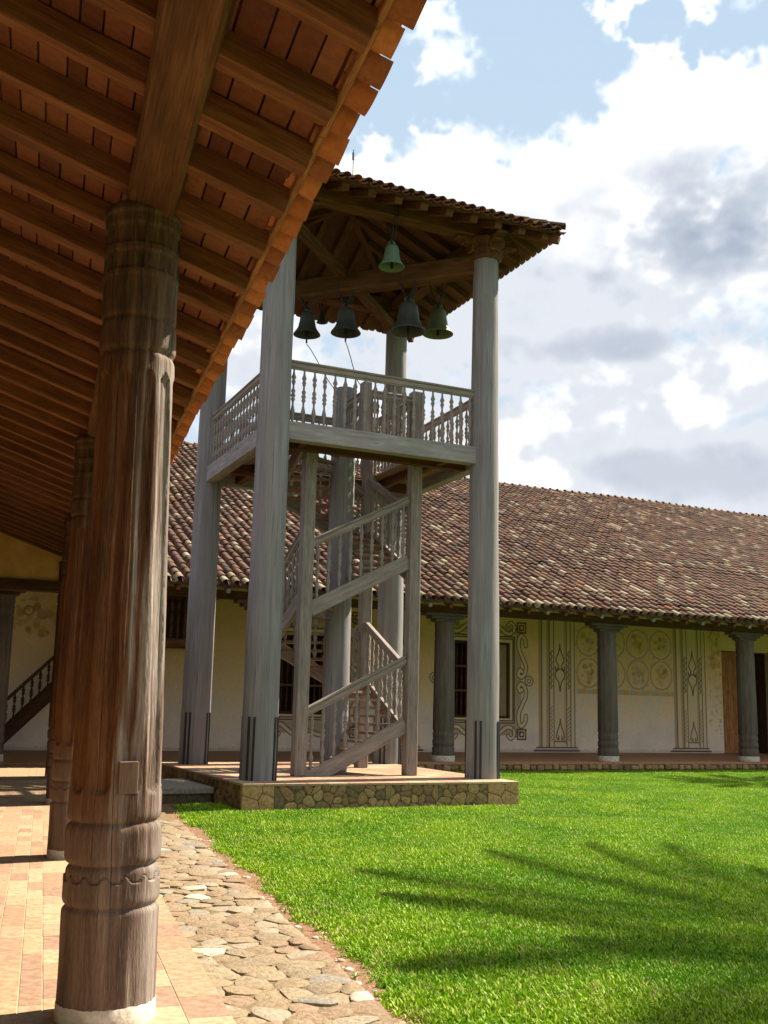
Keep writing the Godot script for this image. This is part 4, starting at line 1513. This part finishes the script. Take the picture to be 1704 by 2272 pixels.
	for q in [[Vector3(8.72, 8.15, NZ[0]), Vector3(NX[1] - 0.12, 8.15, NZ[0]), 8], [Vector3(NX[1], 8.15, NZ[0] - 0.1), Vector3(NX[1], 8.15, NZ[1] + 0.1), 12], [Vector3(8.62, 8.15, NZ[0] - 0.1), Vector3(8.64, 8.15, -20.95), 6], [Vector3(NX[0] + 0.1, 8.15, NZ[1]), Vector3(NX[1] - 0.1, 8.15, NZ[1]), 12]]:
		var hr := part(t, "handrail", rail_mesh(q[0], q[1]), M.rail_wood)
		for k in q[2]:
			var p: Vector3 = q[0].lerp(q[1], (k + 0.5) / q[2])
			p.y = 6.95
			part(hr, "baluster", bal, M.rail_wood, Transform3D(Basis.from_scale(Vector3(1.15, 1.15, 1.15)), p))
	# lintels on the posts and the two diagonals that carry the bells
	var ly := 11.96
	for q in [[Vector3(TX[0] - 0.5, ly, TZ[0]), Vector3(TX[1] + 0.5, ly, TZ[0])], [Vector3(TX[0] - 0.5, ly, TZ[1]), Vector3(TX[1] + 0.6, ly, TZ[1])]]:
		part(t, "lintel", hewn(q[0], q[1], 0.36, 0.38, 20, 0.006, 0.03), M.tower_beam_wood)
	for q in [[Vector3(TX[0] + 0.05, ly - 0.01, TZ[0] + 0.5), Vector3(TX[0] + 0.05, ly - 0.01, TZ[1] - 0.5)], [Vector3(TX[1] + 0.1, ly - 0.01, TZ[0] + 0.5), Vector3(TX[1] + 0.1, ly - 0.01, TZ[1] - 0.5)]]:
		part(t, "lintel", hewn(q[0], q[1], 0.33, 0.35, 20, 0.006, 0.03), M.tower_beam_wood)
	part(t, "bell_beam", hewn(Vector3(TX[1], 11.22, TZ[0]), Vector3(TX[0] + 0.06, 11.22, TZ[1]), 0.36, 0.44, 20, 0.006, 0.03), M.tower_beam_wood)
	part(t, "bell_beam", hewn(Vector3(TX[0], 11.40, TZ[0]), Vector3(TX[1] + 0.15, 11.40, TZ[1]), 0.2, 0.22, 20, 0.005, 0.02), M.tower_beam_wood)
	tower_roof(t)

func tower_roof(t: Node3D):
	var cx := 8.68
	var cz := -21.5
	var hx := 3.52
	var hz := 3.62
	var ye := 11.72
	var ya := 13.38
	var apex := Vector3(cx, ya, cz)
	var cor := [Vector3(cx - hx, ye + 0.06, cz + hz), Vector3(cx + hx, ye, cz + hz), Vector3(cx + hx, ye, cz - hz), Vector3(cx - hx, ye + 0.04, cz - hz)]
	var under := begin()
	var up := Vector3(0, 0.05, 0)
	var roof: MeshInstance3D
	for k in 4:
		var a: Vector3 = cor[k]
		var b: Vector3 = cor[(k + 1) % 4]
		face(under, [a, b, apex], Vector3(cx, 20, cz), [Vector2(0, 0), Vector2(7, 0), Vector2(3.5, 4)])
		face(under, [a + up, b + up, apex + up], Vector3(cx, 0, cz), [Vector2(0, 0), Vector2(7, 0), Vector2(3.5, 4)])
		face(under, [a, b, b + up, a + up], Vector3(cx, ye, cz), [Vector2(0, 0), Vector2(7, 0), Vector2(7, 0.1), Vector2(0, 0.1)])
	roof = part(t, "roof", done(under), M.tower_roof_under)
	var cover := clay_tile(0.092, 0.078, 0.44, 0.85, 0.014, 8)
	var pan := clay_tile(0.098, 0.09, 0.44, 0.6, 0.014, 8)
	var places := []
	var tints := []
	for k in 4:
		var a: Vector3 = cor[k]
		var b: Vector3 = cor[(k + 1) % 4]
		var along := (b - a).normalized()
		var mid := (a + b) * 0.5
		var rise := (apex - mid)
		var sl := rise.length()
		rise = rise.normalized()
		var nrm := rise.cross(along).normalized()
		if nrm.y < 0.0:
			nrm = -nrm
		var bas := Basis(along, nrm, -rise)
		if bas.determinant() < 0.0:
			bas = Basis(-along, nrm, -rise)
		var n := int(a.distance_to(b) / 0.235)
		# jack rafters with their tails showing
		for r in 12:
			var f := (r + 0.5) / 12.0
			var s := a.lerp(b, f)
			var reach := sl * (1.0 - absf(f - 0.5) * 2.0) * 0.97
			if reach < 0.3:
				continue
			part(t, "rafter", beam_mesh(s - nrm * 0.085 + rise * 0.06, s - nrm * 0.085 + rise * reach, 0.17, 0.16, 0.008, nrm), M.tower_beam_wood)
		# planks under the tiles
		for c in n + 1:
			var f := (c + 0.5) / (n + 1.0)
			var reach := sl * (1.0 - absf(f - 0.5) * 2.0)
			var r := 0
			while r * 0.34 < reach - 0.1 or r == 0:
				var at := a.lerp(b, f) + rise * (r * 0.34 - 0.10) + nrm * 0.10
				var xf := Transform3D(bas * Basis(Vector3.UP, rng.randf_range(-0.05, 0.05)) * Basis(Vector3.RIGHT, -0.03), at + nrm * rng.randf_range(0.0, 0.012))
				var px := Transform3D(bas * Basis(Vector3.BACK, PI), at + along * 0.117 - nrm * 0.012)
				if r == 0:
					part(roof, "roof_tile", cover, M["roof_clay_%d" % [0, 1, 2, 6, 5][rng.randi() % 5]], xf)
					part(roof, "roof_tile", pan, M["roof_clay_%d" % [6, 1, 6, 0][rng.randi() % 4]], px)
				else:
					for q in [xf, px]:
						places.append(q)
						var tt: Vector3 = ROOF_TONES[roof_tone(0.1)]
						tints.append(Color(tt.x, tt.y, tt.z))
				r += 1
	scatter(roof, "roof_tiling", cover, M.roof_clay, places, tints)
	for k in 4:
		part(t, "hip_rafter", beam_mesh(cor[k] + Vector3(0, -0.11, 0), apex + Vector3(0, -0.13, 0), 0.15, 0.16, 0.01), M.tower_beam_wood)
		for r in 10:
			var p: Vector3 = cor[k].lerp(apex, (r * 0.42 - 0.12) / cor[k].distance_to(apex)) + Vector3(0, 0.20, 0)
			var d: Vector3 = (apex - cor[k]).normalized()
			part(roof, "hip_tile", clay_tile(0.12, 0.095, 0.46, 0.85, 0.015, 8) if r == 0 and k == 0 else hip(), M["roof_clay_%d" % (rng.randi() % 3)], Transform3D(Basis(Vector3.UP.cross(-d).normalized(), (-d).cross(Vector3.UP.cross(-d)).normalized(), -d).orthonormalized(), p))
	var rod := begin()
	tube(rod, [Vector3(8.76, 13.45, -21.4), Vector3(8.76, 14.62, -21.4)], 0.012, 6)
	tube(rod, [Vector3(8.76, 14.36, -21.4), Vector3(8.76, 14.54, -21.4)], 0.028, 6)
	part(t, "lightning_rod", done(rod), M.iron)

func hip() -> ArrayMesh:
	if not meshes.has("hip"):
		meshes["hip"] = clay_tile(0.12, 0.095, 0.46, 0.85, 0.015, 8)
	return meshes["hip"]

# ==================================================================== bells
func make_bells():
	# x, rim height, z, rim diameter, material, beam underside, beam top, label
	var list := [
		[9.75, 9.86, -20.25, 0.80, "bronze_dark", 11.0, 11.44, "largest grey bronze bell, right of centre under the diagonal beam"],
		[8.70, 10.0, -21.38, 0.70, "bronze_dark", 11.0, 11.44, "dark bronze bell at the middle of the diagonal beam, pull rope below"],
		[8.02, 10.08, -22.12, 0.64, "bronze_dark", 11.0, 11.44, "dark bell beside the front left post, rope from its clapper"],
		[8.72, 10.70, -18.98, 0.56, "bronze_green", 11.77, 12.15, "pale green bell hung highest, from the front lintel"],
		[11.10, 10.40, -21.40, 0.74, "bronze_olive", 11.78, 12.13, "olive green bell hung on splayed straps from the right lintel"],
		[9.08, 11.18, -23.95, 0.29, "bronze_dark", 11.77, 12.15, "smallest dark bell, far back between two larger ones"],
		[6.33, 9.98, -20.42, 0.52, "bronze_green", 11.78, 12.13, "green bell half hidden between the tiled eave and the front left post"],
	]
	var prof := [[0.50, 0.0], [0.495, 0.02], [0.47, 0.06], [0.41, 0.14], [0.345, 0.25], [0.305, 0.38], [0.285, 0.52], [0.27, 0.66], [0.255, 0.76], [0.225, 0.82], [0.15, 0.86], [0.0, 0.88]]
	var inner := [[0.46, 0.0], [0.40, 0.08], [0.33, 0.2], [0.27, 0.38], [0.25, 0.6], [0.22, 0.76], [0.0, 0.82]]
	for i in list.size():
		var q: Array = list[i]
		var d: float = q[3]
		var b := thing("bell", q[7], "bell", Vector3(q[0], q[1], q[2]), rng.randf() * TAU if i < 3 else 0.0, "bells hanging in the tower")
		var pp := []
		for k in inner.size():
			var v: Array = inner[inner.size() - 1 - k]
			pp.append(Vector2(maxf(v[0] * d, 0.001), v[1] * d))
		for v in prof:
			pp.append(Vector2(maxf(v[0] * d, 0.001), v[1] * d))
		part(b, "bell_body", lathe(pp, 36, 2.0, false), M[q[4]])
		var band := []
		for v in [[0.302, 0.40], [0.312, 0.405], [0.308, 0.43], [0.297, 0.435]]:
			band.append(Vector2(v[0] * d, v[1] * d))
		part(b, "moulding", lathe(band, 36, 2.0, false), M[q[4]])
		# crown loops, straps up and over the beam
		var top := 0.88 * d
		var crown := begin()
		for s in [-1.0, 1.0]:
			tube(crown, [Vector3(s * 0.10 * d, top - 0.03, 0), Vector3(s * 0.13 * d, top + 0.08 * d, 0), Vector3(s * 0.05 * d, top + 0.16 * d, 0), Vector3(0, top + 0.17 * d, 0)], 0.028 * d + 0.004, 6)
			tube(crown, [Vector3(0, top - 0.03, s * 0.10 * d), Vector3(0, top + 0.08 * d, s * 0.13 * d), Vector3(0, top + 0.17 * d, 0)], 0.028 * d + 0.004, 6)
		part(b, "crown", done(crown), M[q[4]])
		var lift: float = q[5] - q[1]
		var over: float = q[6] - q[1]
		var across := Vector3(0.716, 0, 0.698) if i < 3 else (Vector3(0, 0, 1) if i in [3, 5] else Vector3(1, 0, 0))
		across = Basis(Vector3.UP, -b.rotation.y) * across
		var side := Vector3.UP.cross(across)
		var spread := 0.19 if d > 0.4 else 0.19
		var hang := begin()
		var lanes := [-0.10, 0.0, 0.10] if d > 0.6 and i < 3 else [-0.04, 0.04]
		for l in lanes:
			for s in [-1.0, 1.0]:
				var o: Vector3 = side * (l * (1.0 if i != 4 else 4.2))
				var foot: Vector3 = side * l * 0.8
				tube(hang, [foot + across * (s * 0.06 * d) + Vector3(0, top + 0.10 * d, 0), o + across * (s * spread) + Vector3(0, lift + 0.01, 0), o + across * (s * spread) + Vector3(0, over + 0.015, 0), o + Vector3(0, over + 0.02, 0)], 0.011, 5)
		part(b, "strap", done(hang), M.iron)
		var cl := begin()
		tube(cl, [Vector3(0, 0.75 * d, 0), Vector3(0, -0.04, 0)], 0.016, 6)
		tube(cl, [Vector3(0, 0.12 * d, 0), Vector3(0, -0.02, 0)], 0.035 if d > 0.4 else 0.018, 8)
		if i < 3:
			tube(cl, [Vector3(0, -0.04, 0), Vector3(0, -0.20, 0)], 0.022, 6)
		part(b, "clapper", done(cl), M.iron)
	# ropes that run down to the platform
	var ropes := [[Vector3(8.70, 9.80, -21.38), Vector3(8.62, 8.36, -20.0), "pull rope hanging slack from the middle bell to the stair rail"], [Vector3(8.02, 9.86, -22.12), Vector3(8.66, 8.40, -21.0), "pull rope looping from the bell beside the front left post"]]
	for q in ropes:
		var st := begin()
		var pts := []
		for k in 17:
			var f := k / 16.0
			pts.append(q[0].lerp(q[1], f) - Vector3(0, 0.42 * sin(f * PI) * f, 0))
		tube(st, pts, 0.010, 5)
		var o := part(self, numbered("bell_rope"), done(st), M.iron)
		o.set_meta("label", q[2])
		o.set_meta("category", "rope")

# ==================================================================== stair and loft in the corner of the porch
func make_porch_stair():
	var t := thing("porch_stair", "dark wooden stair with banister rising right in the shaded corner behind the gallery columns", "stairs")
	var a := Vector3(3.05, 0.42, -32.7)
	var b := Vector3(5.95, 3.42, -32.7)
	for z in [-32.7, -33.6]:
		part(t, "stringer", beam_mesh(Vector3(a.x - 0.35, a.y - 0.36, z), Vector3(b.x, b.y, z), 0.07, 0.34, 0.008), M.dark_wood)
	for k in 15:
		var f := (k + 0.5) / 15.0
		part(t, "step", box_mesh(Vector3(0.26, 0.045, 0.86), 0.006, 2), M.dark_wood, Transform3D(Basis(), Vector3(lerpf(a.x - 0.3, b.x, f), lerpf(0.1, 3.4, f), -33.15)))
	var hr := part(t, "handrail", beam_mesh(a + Vector3(-0.3, 0.75, 0), b + Vector3(0, 1.05, 0), 0.09, 0.10, 0.012), M.dark_wood)
	var bal := baluster_mesh()
	for k in 13:
		var f := (k + 0.5) / 13.0
		part(hr, "baluster", bal, M.dark_wood, Transform3D(Basis.from_scale(Vector3(1.3, 0.95, 1.3)), a.lerp(b, f) + Vector3(-0.1, -0.02, 0)))
	var l := thing("wooden_loft", "dark wooden balcony hung under the porch roof, seen left of the bell tower", "balcony")
	part(l, "floor", box_mesh(Vector3(2.9, 0.12, 1.9), 0.01, 0), M.dark_wood, Transform3D(Basis(), Vector3(7.25, 3.30, -32.9)))
	part(l, "fascia", box_mesh(Vector3(2.95, 0.26, 0.08), 0.01, 0), M.brown_wood, Transform3D(Basis(), Vector3(7.25, 3.32, -31.92)))
	part(l, "back_panel", box_mesh(Vector3(2.8, 1.25, 0.05), 0.006, 1), M.dark_wood, Transform3D(Basis(), Vector3(7.25, 4.05, -32.1)))
	var lr := part(l, "handrail", box_mesh(Vector3(2.95, 0.12, 0.12), 0.012, 0), M.dark_wood, Transform3D(Basis(), Vector3(7.25, 4.72, -31.95)))
	for k in 14:
		part(lr, "baluster", bal, M.brown_wood, Transform3D(Basis.from_scale(Vector3(1.5, 1.24, 1.5)), Vector3(-1.35 + k * 0.208, -1.27, 0)))
	for x in [5.95, 8.58]:
		part(l, "post", box_mesh(Vector3(0.16, 5.6, 0.16), 0.012, 1), M.dark_wood, Transform3D(Basis(), Vector3(x, 2.8, -32.06)))

# ==================================================================== lawn
func lawn_edge(u: float) -> float:
	return 2.36 + 0.05 * sin(u * 1.7) + 0.035 * sin(u * 4.3 + 1.0) + 0.02 * sin(u * 9.1)

func grass_clump(sd: int, blades: int, spread: float) -> ArrayMesh:
	var r := RandomNumberGenerator.new()
	r.seed = sd
	var st := SurfaceTool.new()
	st.begin(Mesh.PRIMITIVE_TRIANGLES)
	st.set_smooth_group(0)
	for k in blades:
		var o := Vector3(r.randf_range(-spread, spread), 0, r.randf_range(-spread, spread))
		var a := r.randf() * TAU
		var d := Vector3(cos(a), 0, sin(a))
		var s := Vector3(-d.z, 0, d.x) * r.randf_range(0.0036, 0.0088)
		var l := r.randf_range(0.03, 0.075)
		var bend := r.randf_range(0.25, 1.25)
		var p := [o]
		var at := o
		for j in 3:
			var e: float = bend * (j + 0.4) / 2.2
			at += (d * sin(e) + Vector3.UP * cos(e)) * (l / 3.0)
			p.append(at)
		var w := [0.8, 1.0, 0.75]
		var t := r.randf_range(0.5, 1.45)
		st.set_color(Color(t, t, t * 0.9))
		for j in 3:
			var s0: Vector3 = s * w[j]
			if j < 2:
				var s1: Vector3 = s * w[j + 1]
				tri(st, p[j] - s0, p[j + 1] - s1, p[j + 1] + s1, Vector2.ZERO, Vector2.ONE, Vector2.ONE)
				tri(st, p[j] - s0, p[j + 1] + s1, p[j] + s0, Vector2.ZERO, Vector2.ONE, Vector2.ZERO)
			else:
				tri(st, p[j] - s0, p[j + 1], p[j] + s0, Vector2.ZERO, Vector2.ONE, Vector2.ZERO)
	st.generate_normals()
	return st.commit()

func make_lawn():
	var edge := []
	var u := -6.0
	while u < 29.5:
		var p := gal(lawn_edge(u) - 0.02, 0, u)
		edge.append(Vector2(p.x, p.z))
		u += 0.25
	var st := begin()
	for k in edge.size() - 1:
		var a: Vector2 = edge[k]
		var b: Vector2 = edge[k + 1]
		face(st, [Vector3(a.x, GROUND, a.y), Vector3(b.x, GROUND, b.y), Vector3(70, GROUND, b.y), Vector3(70, GROUND, a.y)], Vector3(a.x, -5, a.y), [a, b, b, a])
	var lawn := struct("lawn", done(st), M.turf)
	var grow := noise(FastNoiseLite.TYPE_SIMPLEX_SMOOTH, 0.45, 3, 501)
	var kinds := [grass_clump(1, 26, 0.075), grass_clump(2, 24, 0.075), grass_clump(3, 22, 0.075), grass_clump(4, 20, 0.08), grass_clump(5, 26, 0.07)]
	var places := [[], [], [], [], []]
	var tints := [[], [], [], [], []]
	var z := -3.6
	while z > -27.7:
		var far := -z
		var pitch: float = 0.052 if far < 9.0 else (0.062 if far < 14.0 else 0.078)
		var x := 0.5
		var x1 := far * 1.12 + 1.2
		while x < x1:
			var px := x + rng.randf_range(-0.5, 0.5) * pitch
			var pz := z + rng.randf_range(-0.5, 0.5) * pitch
			x += pitch
			var w := px * 0.9924 + pz * 0.1233
			var uu := px * 0.1233 - pz * 0.9924
			var inset := w - lawn_edge(uu)
			if inset < 0.0 + rng.randf_range(-0.03, 0.05):
				continue
			if px > 5.66 and px < 11.40 and pz < -18.06 and pz > -24.6:
				continue
			if px < 5.75 and pz < -19.4 and pz > -22.6:
				continue
			var n := grow.get_noise_2d(px, pz)
			var m := grow.get_noise_2d(px * 7.0 + 50.0, pz * 7.0)
			var k := rng.randi() % 5
			var sc := rng.randf_range(0.8, 1.2) * (1.0 + 0.25 * n)
			if far > 16.0:
				sc *= 1.15
			places[k].append(Transform3D(Basis(Vector3.UP, rng.randf() * TAU).scaled(Vector3(sc * 1.1, sc * 0.85, sc * 1.1)), Vector3(px, GROUND, pz)))
			var c := Vector3(0.150, 0.300, 0.013).lerp(Vector3(0.31, 0.43, 0.030), clampf(0.5 + n * 0.9 + m * 0.6 + rng.randf_range(-0.25, 0.25), 0.0, 1.0))
			if rng.randf() < 0.05 + 0.12 * smoothstep(0.2, 0.5, m):
				c = Vector3(0.34, 0.32, 0.11)
			tints[k].append(Color(c.x, c.y, c.z))
		z -= pitch
	for k in 5:
		scatter(lawn, "grass", kinds[k], M.grass, places[k], tints[k])

# ==================================================================== stone path and bare earth beside the lawn
func make_path():
	var st := begin()
	var pa := []
	var u := -6.0
	while u < 29.0:
		for k in 2:
			var ua := u + k * 0.25
			pa.append([gal(1.06, GROUND + 0.012, ua), gal(lawn_edge(ua) + 0.10, GROUND + 0.012, ua)])
		u += 0.25
	for k in range(0, pa.size() - 1, 2):
		face(st, [pa[k][0], pa[k + 1][0], pa[k + 1][1], pa[k][1]], pa[k][0] - Vector3(0, 1, 0), [Vector2.ZERO, Vector2.ZERO, Vector2.ONE, Vector2.ONE])
	struct("bare_earth", done(st), M.earth)
	var bed := begin()
	cbox(bed, Transform3D(Basis(Vector3.UP, GALLERY_TURN), gal(1.60, GROUND + 0.026, 8.0)), Vector3(0.97, 0.03, 24.0))
	var path := struct("stone_path", done(bed), M.path_bed)
	# flat field stones, larger near the front
	var sites := []
	var tries := 0
	while sites.size() < 330 and tries < 9000:
		tries += 1
		var p := Vector2(rng.randf_range(1.13, 2.12), 4.3 + pow(rng.randf(), 1.15) * 14.2)
		var need := rng.randf_range(0.12, 0.30) if p.y < 9.0 else rng.randf_range(0.12, 0.22)
		var ok := true
		for q in sites:
			if Vector2((q.x - p.x) * 0.85, q.y - p.y).length() < need:
				ok = false
				break
		if ok:
			sites.append(p)
	var ex := gal(1, 0, 0)
	var ey := gal(0, 0, 1)
	var n := 0
	var polys := cells(sites, 1.112, 2.16, 4.1, 18.6, 0.9)
	var order := []
	for i in polys.size():
		order.append([sites[i].y, i])
	order.sort_custom(func(a, b): return a[0] < b[0])
	for q in order:
		var c: Array = polys[q[1]]
		if c.size() < 3 or n >= 300:
			continue
		n += 1
		var h := rng.randf_range(0.004, 0.030)
		var m: StandardMaterial3D = M["path_stone_%d" % [0, 0, 1, 1, 2, 3, 4, 5][rng.randi() % 8]]
		if rng.randf() < 0.02:
			m = M.path_stone_white
			h += 0.008
		part(path, "stone", stone(c, 0.004, h, 0.003, 0.05, Vector3(0, GROUND + 0.038, 0), ex, ey, Vector3.UP, Vector2(rng.randf_range(-0.10, 0.08), rng.randf_range(-0.04, 0.13)), 0.27), m)
	# pebbles on the bare strip
	var peb := []
	var tin := []
	for k in 420:
		var uu := rng.randf_range(4.5, 17.0)
		var p := gal(rng.randf_range(2.0, 2.45), GROUND + 0.014, uu)
		var s := rng.randf_range(0.004, 0.012) if rng.randf() < 0.93 else rng.randf_range(0.015, 0.03)
		peb.append(Transform3D(Basis.from_euler(Vector3(rng.randf(), rng.randf() * 6.0, rng.randf())).scaled(Vector3(s * 1.3, s * 0.7, s)), p))
		var c: Vector3 = [Vector3(0.5, 0.42, 0.32), Vector3(0.35, 0.25, 0.16), Vector3(0.42, 0.36, 0.28)][rng.randi() % 3]
		tin.append(Color(c.x, c.y, c.z))
	var ball := SphereMesh.new()
	ball.radius = 1.0
	ball.height = 2.0
	ball.radial_segments = 8
	ball.rings = 4
	var pm := StandardMaterial3D.new()
	pm.vertex_color_use_as_albedo = true
	pm.roughness = 0.9
	scatter(path, "pebbles", ball, pm, peb, tin)
	# slab steps between the gallery and the tower plinth
	var s := thing("stone_step", "low grey stone slab step against the shaded left side of the tower plinth", "step", Vector3(5.0, GROUND, -20.9))
	part(s, "slab", box_mesh(Vector3(1.35, 0.12, 2.3), 0.015), M.step_stone, Transform3D(Basis(), Vector3(0.0, 0.235, 0)))
	part(s, "riser", box_mesh(Vector3(1.25, 0.19, 2.2), 0.01), M.mortar, Transform3D(Basis(), Vector3(0.02, 0.09, 0)))

# ==================================================================== palms outside the frame, whose shadows lie on the lawn
func make_palms():
	var list := [[Vector3(16.5, GROUND, -8.1), 9.0, 6.3, "palm with the widest crown, right of the lawn's near half"], [Vector3(17.0, GROUND, -6.3), 9.2, 5.6, "palm nearest the viewer's side, at the foot of the lawn"], [Vector3(25.0, GROUND, -13.9), 9.2, 3.4, "slender tall palm right of the lawn's middle"], [Vector3(31.0, GROUND, -23.4), 10.0, 3.6, "tallest palm, right of the lawn near the far wing"]]
	for q in list:
		var p := thing("palm_tree", q[3], "palm tree", q[0], 0.0, "palms along the right side of the court")
		var ys := []
		for k in 25:
			ys.append(q[1] * k / 24.0)
		part(p, "trunk", turned(ys, 14, func(r, _a): return (0.17 - 0.004 * r + (0.012 if r % 2 else 0.0)), 3.0), M.palm_trunk)
		for k in 16:
			var st := begin()
			var a := k * TAU / 16.0 + rng.randf_range(-0.10, 0.10)
			var d := Vector3(cos(a), 0, sin(a))
			var sd := Vector3(-d.z, 0, d.x)
			var lift: float = [0.25, 0.55, 0.4][k % 3]
			var pts := []
			for j in 13:
				var t := j / 12.0
				pts.append(Vector3(0, q[1], 0) + d * (q[2] * t * (1.0 - 0.12 * t)) + Vector3.UP * (q[2] * (lift * t * 0.55 - 0.34 * t * t)))
			tube(st, pts, 0.022, 5)
			for j in 54:
				var t := 0.14 + 0.86 * j / 54.0
				var c: Vector3 = pts[int(t * 12.0)].lerp(pts[mini(int(t * 12.0) + 1, 12)], fmod(t * 12.0, 1.0))
				var ll: float = q[2] * 0.135 * sin(PI * clampf(t * 0.9 + 0.08, 0.0, 1.0)) + 0.1
				for s in [-1.0, 1.0]:
					var tip: Vector3 = c + (sd * s * 0.85 + d * 0.5 - Vector3.UP * 0.35).normalized() * ll
					var wv := d * 0.034
					face(st, [c - wv, c + wv, tip], c - Vector3.UP, [Vector2.ZERO, Vector2.ONE, Vector2.ONE])
			part(p, "frond", done(st), M.leaf)

# ==================================================================== small weeds in the path
func make_weeds():
	var spots := [[1.33, 8.05, 0.05, "bright green weed between path stones left of the white stone"], [1.80, 7.9, 0.04, "small weed in the path joint right of the middle"], [2.22, 7.45, 0.05, "low weed at the edge of the bare earth strip"], [2.2, 5.75, 0.06, "star shaped weed at the foot of the lawn nearest the viewer"], [2.2, 9.0, 0.035, "small pale weed on the bare strip, farthest along"], [1.62, 6.9, 0.03, "tiny sprout beside a flat path stone"]]
	for q in spots:
		var w := thing("weed", q[3], "weed", gal(q[0], GROUND + 0.02, q[1]), 0.0, "weeds on the stone path")
		for k in 9:
			var st := begin()
			var a := k * 2.4 + rng.randf_range(-0.3, 0.3)
			var d := Vector3(cos(a), rng.randf_range(0.35, 1.0), sin(a)).normalized()
			var s: Vector3 = Vector3(-d.z, 0, d.x).normalized() * q[2] * 0.16
			var l: float = q[2] * rng.randf_range(0.8, 1.5)
			var m: Vector3 = d * l * 0.55
			face(st, [Vector3.ZERO, m + s, d * l - Vector3.UP * l * 0.2, m - s], Vector3(0, -1, 0), [Vector2.ZERO, Vector2.ONE, Vector2.ONE, Vector2.ONE])
			part(w, "leaf", done(st), M.leaf)
